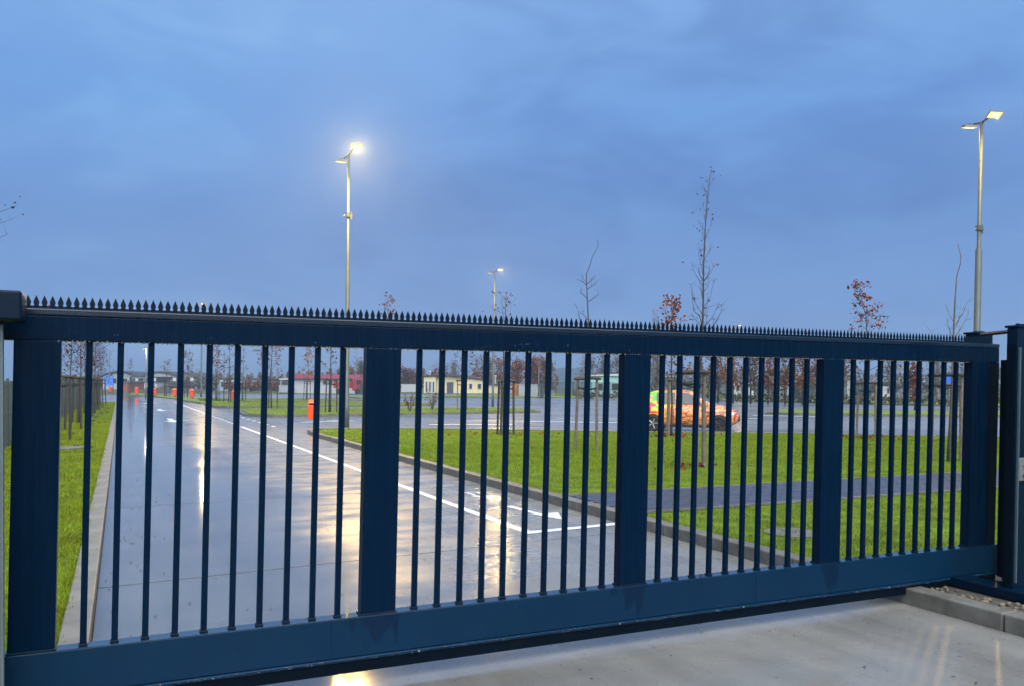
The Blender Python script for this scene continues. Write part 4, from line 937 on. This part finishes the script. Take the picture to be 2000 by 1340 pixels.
b = MB(); b.add([(-w/2, -.4, z0_-.2), (w/2, -.4, z0_-.2), (w/2, 7.4, z0_-.2), (-w/2, 7.4, z0_-.2), (-w/2+.6, 3.5, z1_), (w/2-.6, 3.5, z1_)], [(0, 1, 5, 4), (2, 3, 4, 5), (1, 2, 5), (3, 0, 4), (3, 2, 1, 0)]); b.build('roof', BRN, t_)
b = MB(); b.box(-.8, .8, -.05, .02, 0, 2.0); b.build('door', DKR, t_)
for (x0, x1, yt, d, lab) in ((253, 330, 752, 148, 'long dark earth mound beside the brick wall'), (330, 372, 757, 150, 'low dark earth mound behind the litter bins')):
    t_, w = bthing('earth_mound', lab, 'mound', x0, x1, d, 'earth mounds'); z = zpx((x0+x1)/2, yt, d); rg = random.Random(x0)
    b = MB(); n = 18; k = 7; vs = []
    for i in range(n+1):
        for j in range(k+1):
            u, v = i/n, j/k; h = z*max(0, math.sin(math.pi*u))**.6*math.sin(math.pi*v)**.8*(.8+.25*math.sin(u*17+v*5))+rg.uniform(-.12, .12)*(0 < i < n and 0 < j < k)
            vs.append(((u-.5)*w, v*7, max(0, h)))
    b.add(vs, [(i*(k+1)+j, (i+1)*(k+1)+j, (i+1)*(k+1)+j+1, i*(k+1)+j+1) for i in range(n) for j in range(k)]); b.build('soil', MOUND, t_, smooth=True)
# blue banners, green sign
t_, w = bthing('banner', 'pair of blue advertising banners on a frame by the side road', 'banner', 204, 221, 120)
zb_, zt_ = zpx(212, 753, 120), zpx(212, 734, 120); BLU = mat('banner_blue', (.045, .16, .60), rough=.5, var=.25, scale=2.5)
for s in (-1, 1):
    b = MB(); b.box(-w/2 if s < 0 else .06, -.06 if s < 0 else w/2, -.02, .02, zb_, zt_+(.0 if s < 0 else -.1)); b.build('panel', BLU, t_)
    b = MB(); b.tube([(s*w/2*.98, .04, 0), (s*w/2*.98, .04, zt_)], .05, 6); b.build('pole', GALV, t_)
t_, w = bthing('lit_sign', 'small glowing green sign beyond the left verge saplings', 'sign', 118.5, 124, 140)
zb_, zt_ = zpx(121, 754, 140), zpx(121, 745, 140); b = MB(); b.box(-w/2, w/2, -.04, .04, zb_, zt_); b.build('panel', mat('green_light', (.1, .6, .3), var=0, emit=(.06, 1.0, .35), es=.2), t_); b = MB(); b.tube([(0, .08, 0), (0, .08, zt_)], .06, 6); b.build('pole', GALV, t_)
# low buildings behind the islands
t_, w = bthing('hall', 'low pale flat-roofed hall behind the far saplings', 'building', 425, 482, 185)
z = zpx(450, 745, 185); b = MB(); b.box(-w/2, w/2, 0, 12, 0, z); b.build('wall', WB, t_); b = MB(); b.box(-w/2-.2, w/2+.2, -.2, 12.2, z, z+.3); b.build('roof', WHITE, t_)
windows(t_, [(-w/2+.8+i*1.6, -w/2+1.9+i*1.6, .9, 1.9) for i in range(3)], frame=WHITE)
t_, w = bthing('hall', 'white hall with a red roof band and a row of windows', 'building', 566, 702, 150, turn=-.12)
z, zt_ = zpx(630, 739.5, 150), zpx(630, 731, 150)
b = MB(); b.box(-w/2, w/2, 0, 16, 0, z); b.build('wall', WHITE, t_)
b = MB(); b.add([(-w/2-.6, -.7, z), (w/2+.4, -.7, z), (w/2+.4, 16, z), (-w/2-.6, 16, z), (-w/2-.1, 1.6, zt_), (w/2-.1, 1.6, zt_), (w/2-.1, 14, zt_), (-w/2-.1, 14, zt_)], [(3, 2, 1, 0), (4, 5, 6, 7), (0, 1, 5, 4), (1, 2, 6, 5), (2, 3, 7, 6), (3, 0, 4, 7)]); b.build('roof', REDR, t_)
b = MB(); b.box(-w/2-1.7, -w/2-.2, -1.2, 6, z-.25, z+.02); b.tube([(-w/2-1.5, -1.0, 0), (-w/2-1.5, -1.0, z-.25)], .08, 6); b.build('canopy', WHITE, t_)
windows(t_, [(-.2+i*.95, .45+i*.95, z-1.05, z-.35) for i in range(6)], frame=GREY)
t_, w = bthing('silo', 'grey round silo above the red-roofed hall', 'silo', 612, 622, 172)
z = zpx(617, 726, 172); b = MB(); b.tube([(0, 0, 0), (0, 0, z)], w/2, 16); b.build('tank', GREY, t_, smooth=False); b = MB(); b.tube([(0, 0, z), (0, 0, z+.5)], [w/2*1.02, .15], 16); b.build('roof', GREY, t_)
def container(label, x0, x1, yt, d, m_, yb=None, depth_=2.4, name='container', cat='container', group='containers at the lot edge'):
    t_, w = bthing(name, label, cat, x0, x1, d, group); z = zpx((x0+x1)/2, yt, d)
    b = MB(); n = max(4, int(w/.25)); pts = []
    for i in range(n):
        xa, xb = -w/2+w*i/n, -w/2+w*(i+1)/n; pts += [(xa, 0), (xa+(xb-xa)*.5, 0), (xa+(xb-xa)*.55, .06), (xb-(xb-xa)*.05, .06)]
    pts += [(w/2, depth_), (-w/2, depth_)]; b.prism(pts, .15, z); b.build('shell', m_, t_)
    b = MB(); b.box(-w/2-.02, w/2+.02, -.03, depth_, z, z+.08); b.build('roof', m_, t_); b = MB(); b.box(-w/2, w/2, -.02, depth_, 0, .15); b.build('base_rail', DKR, t_)
    return t_
container('pale grey container beside the red-roofed hall', 545, 566, 753, 148, GREY)
container('white site wall panel container left of the yellow bungalow', 784, 816, 751, 165, WHITE)
container('rust orange container right of the yellow bungalow', 999, 1013, 751, 118, CORT)
container('pale grey container next to the rust orange one', 1013.5, 1025, 752, 116, GREY)
container('pale grey cabinet container beside the slim mast', 1036, 1050, 752, 108, GREY)
container('tall dark waste container beside the slim mast', 1055.5, 1062, 749, 104, DGRN)
container('dark container with white lines among the autumn trees', 1563, 1593, 746.5, 98, DGRN)
container('white box container behind the autumn trees', 1523, 1541, 741, 105, WHITE)
container('pale container at the far right of the autumn tree row', 1655, 1664, 745, 95, WHITE)
container('dark green container beside the red truck', 703, 716, 752, 136, DGRN)
# red truck
t_, w = bthing('truck', 'red truck with a long red box body parked by the hall', 'truck', 651, 712, 142)
k = 142/FPX; zt_ = zpx(690, 740, 142)
b = MB(); b.box(-w/2, w/2-2.2, 0, 2.4, 1.0, zt_-.5); b.build('box_body', REDT, t_, bev=.05)
b = MB(); b.add([(w/2-2.1, 0, .6), (w/2, 0, .6), (w/2, 2.3, .6), (w/2-2.1, 2.3, .6), (w/2-2.1, 0, zt_), (w/2-.45, 0, zt_), (w/2-.45, 2.3, zt_), (w/2-2.1, 2.3, zt_)], [(3, 2, 1, 0), (4, 5, 6, 7), (0, 1, 5, 4), (1, 2, 6, 5), (2, 3, 7, 6), (3, 0, 4, 7)]); b.build('cab', REDT, t_, bev=.06)
b = MB(); b.box(w/2-1.5, w/2-.55, -.02, .0, 1.65, 2.35); b.build('window', PANE, t_)
for x in (-w/2+.9, -w/2+1.9, w/2-1.2):
    b = MB(); b.tube([(x, -.03, .48), (x, .28, .48)], .48, 16); b.build('wheel', mat('tyre', (.01, .01, .01)), t_)
# yellow bungalow
t_, w = bthing('bungalow', 'yellow rendered bungalow with shallow dark roof and white-framed windows', 'house', 829, 990, 165)
k = 165/FPX; xx = lambda px_: (px_-909.5)*k; zz = lambda y: zpx(905, y, 165)
b = MB(); b.box(xx(829), xx(852), -1.2, 8, 0, zz(736.5)); b.build('wall', CREAM, t_)
b = MB(); b.box(xx(852.1), xx(908), .0, 8, 0, zz(737)); b.build('wall', CREAM, t_)
b = MB(); b.box(xx(908.1), xx(946), -.4, 8, 0, zz(741)); b.build('wall', CREAM, t_)
b = MB(); b.box(xx(946.1), xx(975), .4, 7, 0, zz(752)); b.build('wall', CREAM, t_)
def slope(x0, x1, za, zb, th, y0, y1, name='roof', m_=DKR):
    b = MB(); b.add([(x0, y0, za), (x1, y0, zb), (x1, y1, zb), (x0, y1, za), (x0, y0, za+th), (x1, y0, zb+th), (x1, y1, zb+th), (x0, y1, za+th)], [(3, 2, 1, 0), (4, 5, 6, 7), (0, 1, 5, 4), (1, 2, 6, 5), (2, 3, 7, 6), (3, 0, 4, 7)]); return b.build(name, m_, t_)
slope(xx(826), xx(862), zz(736), zz(733.5), .25, -1.6, 8.5); slope(xx(862.2), xx(905), zz(732), zz(736), .3, -.9, 8.5); slope(xx(905.2), xx(950), zz(736.5), zz(742.5), .3, -.8, 8.5); slope(xx(944), xx(978), zz(750.5), zz(752.5), .2, .1, 7.4)
r2 = slope(xx(921), xx(938), zz(736), zz(738), .06, 1, 3, 'roof_light', WHITE)
windows(t_, [(xx(833), xx(835.6), .25, zz(746.5)), (xx(839.8), xx(842.4), .25, zz(746.5)), (xx(846.6), xx(849), .25, zz(746.5))], y=-1.23, fw=.18)
windows(t_, [(xx(917), xx(922), zz(759), zz(750)), (xx(933.5), xx(939.5), zz(759), zz(750))], y=-.43, fw=.10)
b = MB(); b.box(xx(873), xx(885.5), -.12, -.02, 0, zz(746.5)); b.build('gate_door', mat('door_slate', (.035, .045, .075), rough=.5, var=.1), t_)
for px_ in (838, 967):
    b = MB(); b.tube([(xx(px_), 2, zz(736 if px_ < 900 else 752)), (xx(px_), 2, zz(727 if px_ < 900 else 735))], .16, 8); b.tube([(xx(px_), 2, zz(727 if px_ < 900 else 735)), (xx(px_), 2, zz(724.5 if px_ < 900 else 732.5))], [.3, .25], 8); b.build('vent_pipe', WHITE, t_)
t_, w = bthing('hall', 'long dark-roofed hall behind the rust orange container', 'building', 975, 1052, 172)
z, zt_ = zpx(1010, 751, 172), zpx(1010, 738, 172); b = MB(); b.box(-w/2, w/2, 0, 12, 0, z); b.build('wall', WG, t_)
b = MB(); b.add([(-w/2-.4, -.4, z), (w/2+.4, -.4, z), (w/2+.4, 12.4, z), (-w/2-.4, 12.4, z), (-w/2-.4, 6, zt_), (w/2+.4, 6, zt_)], [(0, 1, 5, 4), (2, 3, 4, 5), (1, 2, 5), (3, 0, 4), (3, 2, 1, 0)]); b.build('roof', mat('slate_roof', (.075, .080, .088), rough=.6, var=.15), t_)
windows(t_, [(-w/2+1+i*2, -w/2+2.2+i*2, .8, 1.7) for i in range(3)])
# turquoise sheds
for x0, x1, yt, lab in ((1150, 1211, 733, 'turquoise clad hall behind the dark fence left of the third upright'), (1258, 1322, 735, 'turquoise clad hall behind the parked car')):
    t_, w = bthing('hall', lab, 'building', x0, x1, 125, 'turquoise halls'); z = zpx((x0+x1)/2, yt+1.5, 125)
    b = MB(); n = int(w/.5); pts = []
    for i in range(n): xa = -w/2+w*i/n; pts += [(xa, 0), (xa+.5*w/n, 0), (xa+.55*w/n, .05), (xa+.95*w/n, .05)]
    pts += [(w/2, 12), (-w/2, 12)]; b.prism(pts, 0, z); b.build('wall', TURQ, t_)
    b = MB(); b.add([(-w/2-.2, -.3, z), (w/2+.2, -.3, z), (w/2+.2, 12.3, z), (-w/2-.2, 12.3, z), (-w/2-.2, -.3, z+.12), (w/2+.2, -.3, z+.35), (w/2+.2, 12.3, z+.35), (-w/2-.2, 12.3, z+.12)], [(3, 2, 1, 0), (4, 5, 6, 7), (0, 1, 5, 4), (1, 2, 6, 5), (2, 3, 7, 6), (3, 0, 4, 7)]); b.build('roof', WHITE, t_)
    windows(t_, [(-w/2+1.0+i*2.4, -w/2+2.1+i*2.4, 1.0, 2.0) for i in range(2)], frame=WHITE)
# long low white building and vans behind the right tree row
t_, w = bthing('hall', 'long low white building behind the conical rust sapling', 'building', 1690, 1835, 112)
z = zpx(1760, 746, 112); b = MB(); b.box(-w/2, w/2, 0, 8, 0, z); b.build('wall', mat('pale_wall', (.36, .42, .46), rough=.6, var=.08), t_); b = MB(); b.box(-w/2-.3, w/2+.3, -.4, 8.4, z, z+.25); b.build('roof', WHITE, t_)
windows(t_, [(-w/2+.7+i*1.45, -w/2+1.6+i*1.45, z-1.0, z-.35) for i in range(6)])
def van(label, x0, x1, yt, d, m_):
    t_, w = bthing('van', label, 'van', x0, x1, d, 'vans at the lot edge'); z = zpx((x0+x1)/2, yt, d)
    b = MB(); pr = [(-w/2, .35), (w/2, .35), (w/2, z*.5), (w/2-w*.13, z*.56), (w/2-w*.26, z*.97), (w/2-w*.3, z), (-w/2+.1, z), (-w/2, z*.95)]
    n = len(pr); b.add([(x, 0, q) for x, q in pr]+[(x, 1.9, q) for x, q in pr], [tuple(range(n)), tuple(range(n, 2*n))[::-1]]+[(i, n+i, n+(i+1) % n, (i+1) % n) for i in range(n)]); b.build('body', m_, t_, bev=.05)
    b = MB(); b.box(w*.05, w*.24, -.02, 0, z*.58, z*.88); b.build('window', PANE, t_)
    for x in (-w*.3, w*.3):
        b = MB(); b.tube([(x, -.03, .36), (x, .2, .36)], .36, 14); b.build('wheel', mat('tyre', (.01, .01, .01)), t_)
van('white van between the autumn tree trunks right of the car', 1428, 1450, 748, 96, WHITE); van('small white van beside the dark container', 1462, 1473, 747, 94, WHITE)
van('white van before the dark container with white lines', 1538, 1562, 744, 100, WHITE); van('low white car-like van behind the conical rust sapling', 1722, 1742, 755, 90, WHITE)

# ------------------------------------------------------------------ trees beyond the lot
def far_tree(label, px_, top, d, wpx, leaf, seed, nleaf=900, bare=False, trunk=.35, size=.26, group='autumn trees along the far verge', base_z=-.1):
    rg = random.Random(seed); rs = np.random.RandomState(seed)
    o = dp(px_, 755, d); H = float(dp(px_, top, d)[2])+.1; w = wpx*d/FPX
    t_ = thing('autumn_tree' if not bare else 'bare_tree', label, 'tree', (o[0], o[1], base_z), (0, 0, rg.random()*6), group)
    b = MB(); zc = H*trunk; b.tube([(0, 0, 0), (rg.uniform(-.1, .1), rg.uniform(-.1, .1), zc), (rg.uniform(-.2, .2), rg.uniform(-.2, .2), H*.92)], [.03*H*.55, .024*H*.55, .01], 7); b.build('trunk', BARK if not bare else BARKG, t_, smooth=True)
    br = MB(); T = []
    for i in range(26 if not bare else 60):
        f = rg.random(); z = zc*.85+(H*.95-zc)*f; a = rg.random()*6.28; ln = w/2*(.45+.75*math.sin(math.pi*(.12+.80*f)))*rg.uniform(.6, 1.15); pts = [np.array([0, 0, z])]; dd = np.array([math.cos(a), math.sin(a), rg.uniform(.3, 1.0) if not bare else rg.uniform(.5, 1.8)])
        for k_ in range(3): dd = dd/np.linalg.norm(dd); pts.append(pts[-1]+dd*ln/3); dd = dd+np.array([rg.uniform(-.3, .3), rg.uniform(-.3, .3), rg.uniform(-.1, .3)])
        br.tube(pts, [.035, .026, .018, .008], 4, False); T += pts[1:]
        if bare:
            for q in pts[1:]:
                for _ in range(3): e = q+np.array([rg.uniform(-1, 1), rg.uniform(-1, 1), rg.uniform(.1, 1.3)])*ln*.3; br.tube([q, e], [.014, .006], 3, False); T.append(e)
    br.build('branches', BARK if not bare else BARKG, t_, kind='stuff')
    if nleaf:
        T = np.array(T); P = T[rs.randint(0, len(T), nleaf)]+rs.normal(size=(nleaf, 3))*np.array([.13*w, .13*w, .08*H])*.8
        P = P[P[:, 2] > zc*.7]; leaves_mesh('crown', P, size, leaf, t_, seed)
    return t_
k = 0
for px_, top, d, wp, lm, nl, lab in [
    (1284, 672, 80, 44, TWIG, 300, 'grey half-bare tree left of the rust saplings'), (1402, 672, 82, 46, BRWN, 900, 'brown-leaved tree behind the parked car bonnet'),
    (1432, 682, 80, 46, ORNG, 1000, 'ochre tree just right of the parked car'), (1466, 668, 78, 48, BRWN, 1000, 'brown tree before the small white van'),
    (1500, 676, 76, 46, RUST, 900, 'rust tree with a forked trunk in the far row'), (1534, 674, 76, 44, BRWN, 1000, 'brown tree before the white box container'),
    (1568, 668, 76, 46, ORNG, 1200, 'bright orange tree before the dark container'), (1604, 672, 74, 46, BRWN, 900, 'ochre brown tree left of the fourth upright'),
    (1640, 676, 72, 44, BRWN, 900, 'brown tree behind the fourth upright'), (1786, 706, 58, 34, RUST, 420, 'small rust tree right of the conical sapling'),
    (1740, 690, 90, 50, TWIG, 360, 'grey half-bare tree above the low white building'), (1830, 676, 84, 60, TWIG, 420, 'tall grey bare tree right of the small rust tree'), (1890, 668, 80, 60, TWIG, 420, 'grey bare tree behind the lamp post foot')]:
    far_tree(lab, px_, top, d, wp, lm, 200+k, nl, lm is TWIG, .30, .22 if lm is not TWIG else .14); k += 1
for px_, top, d, wp, lm, nl, bare, lab in [
    (944, 700, 190, 58, BRWN, 1500, False, 'broad brown tree behind the yellow bungalow roof'), (798, 722, 190, 34, PURP, 900, False, 'dark red round tree left of the yellow bungalow'),
    (860, 718, 210, 44, BRWN, 700, False, 'low brown tree above the bungalow roof ridge'), (888, 709, 200, 30, TWIG, 250, True, 'bare tree above the bungalow gate door'),
    (1010, 706, 160, 40, RUST, 1200, False, 'rust tree behind the rust orange container'), (1043, 701, 150, 34, RUST, 1200, False, 'rust tree left of the slim mast'), (1064, 703, 150, 34, BRWN, 1000, False, 'brown tree right of the slim mast'),
    (975, 705, 175, 36, BRWN, 900, False, 'brown tree between the bungalow and the long hall'),
    (1150, 700, 150, 46, TWIG, 300, True, 'bare grey tree left of the turquoise hall'), (1182, 700, 150, 44, OLIV, 500, True, 'grey-green bare tree above the turquoise hall'), (1208, 698, 145, 40, TWIG, 300, True, 'bare grey tree right of the turquoise hall'),
    (682, 722, 170, 26, BRWN, 500, False, 'brown tree behind the red truck'), (706, 712, 175, 40, OLIV, 500, True, 'olive bare tree behind the red truck cab'),
    (1276, 600, 260, 12, TWIG, 260, True, 'left of two distant slender poplars above the gate'), (1284, 598, 255, 12, TWIG, 260, True, 'right of two distant slender poplars above the gate')]:
    far_tree(lab, px_, top, d, wp, lm, 300+k, nl, bare, .22, .42 if d < 240 else .5, 'distant trees behind the buildings'); k += 1

def wood(label, pts, leaf, seed, n, size, thick=8.0, name='far_wood'):
    """far belt of scrub that reads as one mass: pts = (px, top y, depth)"""
    rs = np.random.RandomState(seed); A = np.array(pts, float); u = rs.rand(n)*(len(A)-1); i = np.minimum(u.astype(int), len(A)-2); f = u-i
    px_ = A[i, 0]*(1-f)+A[i+1, 0]*f; tp = A[i, 1]*(1-f)+A[i+1, 1]*f; d = A[i, 2]*(1-f)+A[i+1, 2]*f+rs.rand(n)*thick
    r = (_F*FPX)[None]+_R2[None]*(px_-1000)[:, None]-_U2[None]*(755-770); P = CAM[None]+r*(d/FPX)[:, None]
    top = d*(755-tp)/FPX+1.68; bumpy = .82+.18*np.sin(px_*.31+seed)+.14*np.sin(px_*.83+2*seed)
    z = top*bumpy*np.sqrt(rs.rand(n)); P[:, 2] = z
    o = leaves_mesh(name, P, size, leaf, None, seed); tag(o, label, 'wood'); return o
wood('brown leafless scrub belt behind the left islands', [(350, 742, 190), (420, 738, 190), (480, 738, 195), (530, 737, 200), (570, 742, 200)], TWIG, 1, 5200, .8)
wood('low brown bramble hedge in front of the scrub belt', [(440, 752, 160), (500, 748, 160), (545, 752, 160)], BRWN, 2, 1600, .6)
wood('distant dark treeline behind the red-roofed hall', [(560, 735, 260), (640, 730, 262), (700, 726, 265), (790, 733, 260), (850, 728, 250), (960, 731, 250), (1090, 735, 250)], BRWN, 3, 8500, 1.0)
wood('leafless thicket behind the autumn tree row', [(1140, 728, 135), (1215, 722, 135), (1290, 716, 120), (1400, 715, 115), (1520, 715, 112), (1650, 716, 110), (1800, 722, 105), (1990, 712, 100)], TWIG, 4, 8000, .5)
wood('low brown hedge along the far verge fence', [(1120, 766, 100), (1300, 768, 92), (1500, 769, 84), (1700, 772, 76), (1990, 775, 68)], OLIV, 5, 3000, .34, 3.0)
wood('distant wooded scrub at the left beyond the verge', [(60, 742, 160), (120, 744, 165), (200, 742, 190)], OLIV, 6, 2600, .7)
# wooded hill on the horizon
HILL = mat('hill_woods', (.030, .038, .044), rough=.95, var=.4, scale=.03)
b = MB(); vs = []; n = 60
for i in range(n+1):
    px_ = 700+i*22; h = 24*math.exp(-((px_-1105)/150)**2)+10*math.exp(-((px_-1500)/220)**2)+8+2*math.sin(i*1.7)
    p0 = dp(px_, 755, 700); q0 = dp(px_, 755, 900); h *= .6; vs += [(p0[0], p0[1], -2), (q0[0], q0[1], h+1.5*math.sin(i*2.9)), (q0[0]*1.2, q0[1]*1.2, -2)]
b.add(vs, [f for i in range(n) for f in ((3*i, 3*i+3, 3*i+4, 3*i+1), (3*i+1, 3*i+4, 3*i+5, 3*i+2))]); struct(b.build('hills', HILL, smooth=True))

# ------------------------------------------------------------------ fences
def bar_fence(label, p, q, h=1.9, post=2.5, pitch=.10, m_=None, r=.008, zb=.05):
    p = np.array(p[:2], float); q = np.array(q[:2], float); L_ = np.linalg.norm(q-p); an = math.atan2(*(q-p)[::-1]); n = max(1, round(L_/post)); m_ = m_ or DGRN
    t_ = thing('bar_fence', label, 'fence', (*p, zb), (0, 0, an)); st = L_/n
    b = MB(); x = pitch
    pb_ = MB()
    while x < st-.03: pb_.box(x-r, x+r, -.006, .006, .04, h); x += pitch
    for z in (.15, h*.5, h-.12): pb_.box(.02, st-.02, -.012, -.0065, z, z+.03)
    pm = pb_.mesh('panel', m_); po = MB().box(-.03, .03, -.03, .03, -.1, h+.06).mesh('post', m_)
    for i in range(n):
        link('panel', pm, t_, (i*st, 0, 0)); link('post', po, t_, (i*st, 0, 0))
    link('post', po, t_, (n*st, 0, 0)); return t_
FENCE = mat('fence_teal', (.030, .050, .052), rough=.5, var=.15)
bar_fence('dark green bar fence along the left verge behind the saplings', (-2.55, 9), (-2.35, 66), 1.65, pitch=.09, m_=FENCE, r=.012)
bar_fence('dark bar fence along the far verge before the hedge', gp(1085, 772.5, .1), gp(1480, 778, .1), 2.0, 3.0, .16, DGRN, .02)
bar_fence('dark bar fence running right along the far verge', gp(1500, 778.4, .1), gp(1990, 788, .1), 1.9, 3.0, .16, DGRN, .02)

# fallen leaves, grit and twigs on the wet slabs
rs = np.random.RandomState(77); n = 240
P = np.stack([XL+.05+np.abs(rs.normal(size=n))*.55, rs.uniform(5, 36, n), np.full(n, .006)], 1); P2_ = np.stack([rs.uniform(.2, 5.4, 160), rs.uniform(1.5, 30, 160), np.full(160, .006)], 1)
P = np.concatenate([P, P2_]); P = P[P[:, 0] < 5.4]; n = len(P); a = rs.rand(n)*6.28; s = .008+.014*rs.rand(n)
Vv = np.empty((n, 4, 3)); u = np.stack([np.cos(a), np.sin(a), 0*a], 1); v = np.stack([-np.sin(a), np.cos(a), 0*a], 1)
Vv[:, 0] = P-u*s[:, None]; Vv[:, 1] = P+v*s[:, None]*.45+[0, 0, .006]; Vv[:, 2] = P+u*s[:, None]+[0, 0, .003]; Vv[:, 3] = P-v*s[:, None]*.45+[0, 0, .005]
o = raw('fallen_leaves', Vv.reshape(-1, 3), np.arange(4*n).reshape(-1, 4), mat('wet_leaf', (.022, .016, .012), rough=.5, var=.3), None, 'stuff'); tag(o, 'scattered dark wet leaves and grit lying on the concrete road', 'leaves')
P = []
for px_, rad, cnt in (((1311, 852), 1.3, 130), ((1691, 857), 1.4, 130), ((984, 850), 1.2, 60), ((1353, 914), 1.0, 40)):
    c_ = gp(*px_, .08); a_ = rs.rand(cnt)*6.28; q_ = np.abs(rs.normal(size=cnt))*rad*.8; P.append(np.stack([c_[0]+q_*np.cos(a_), c_[1]+q_*np.sin(a_), .115+.02*rs.rand(cnt)], 1))
P = np.concatenate(P); o = leaves_mesh('fallen_leaves', P, .09, RUST, None, 91); tag(o, 'rust fallen leaves strewn on the lawn under the saplings', 'leaves')
# clods torn out of the left verge
b = MB(); rng = random.Random(12)
for i in range(26): stone(b, (rng.uniform(-1.3, -.5), rng.uniform(22, 62), .115), rng.uniform(.03, .08))
o = b.build('soil_clods', MOUND, kind='stuff', smooth=True); tag(o, 'dark soil clods scattered over the left verge grass', 'soil')

# ------------------------------------------------------------------ damp evening air
HZ = bpy.data.materials.new('damp_air'); HZ.use_nodes = True; t = HZ.node_tree; t.nodes.clear()
pv = N(t, 'ShaderNodeVolumePrincipled'); pv.inputs['Color'].default_value = (.70, .84, 1.0, 1); pv.inputs['Density'].default_value = .0009; pv.inputs['Anisotropy'].default_value = .72
ov = N(t, 'ShaderNodeOutputMaterial'); t.links.new(pv.outputs[0], ov.inputs['Volume'])
b = MB(); b.box(-1950, 1950, -260, 2050, -3.5, 32); o = b.build('haze', HZ, kind='stuff'); tag(o, 'thin damp evening air over the whole site', 'haze')
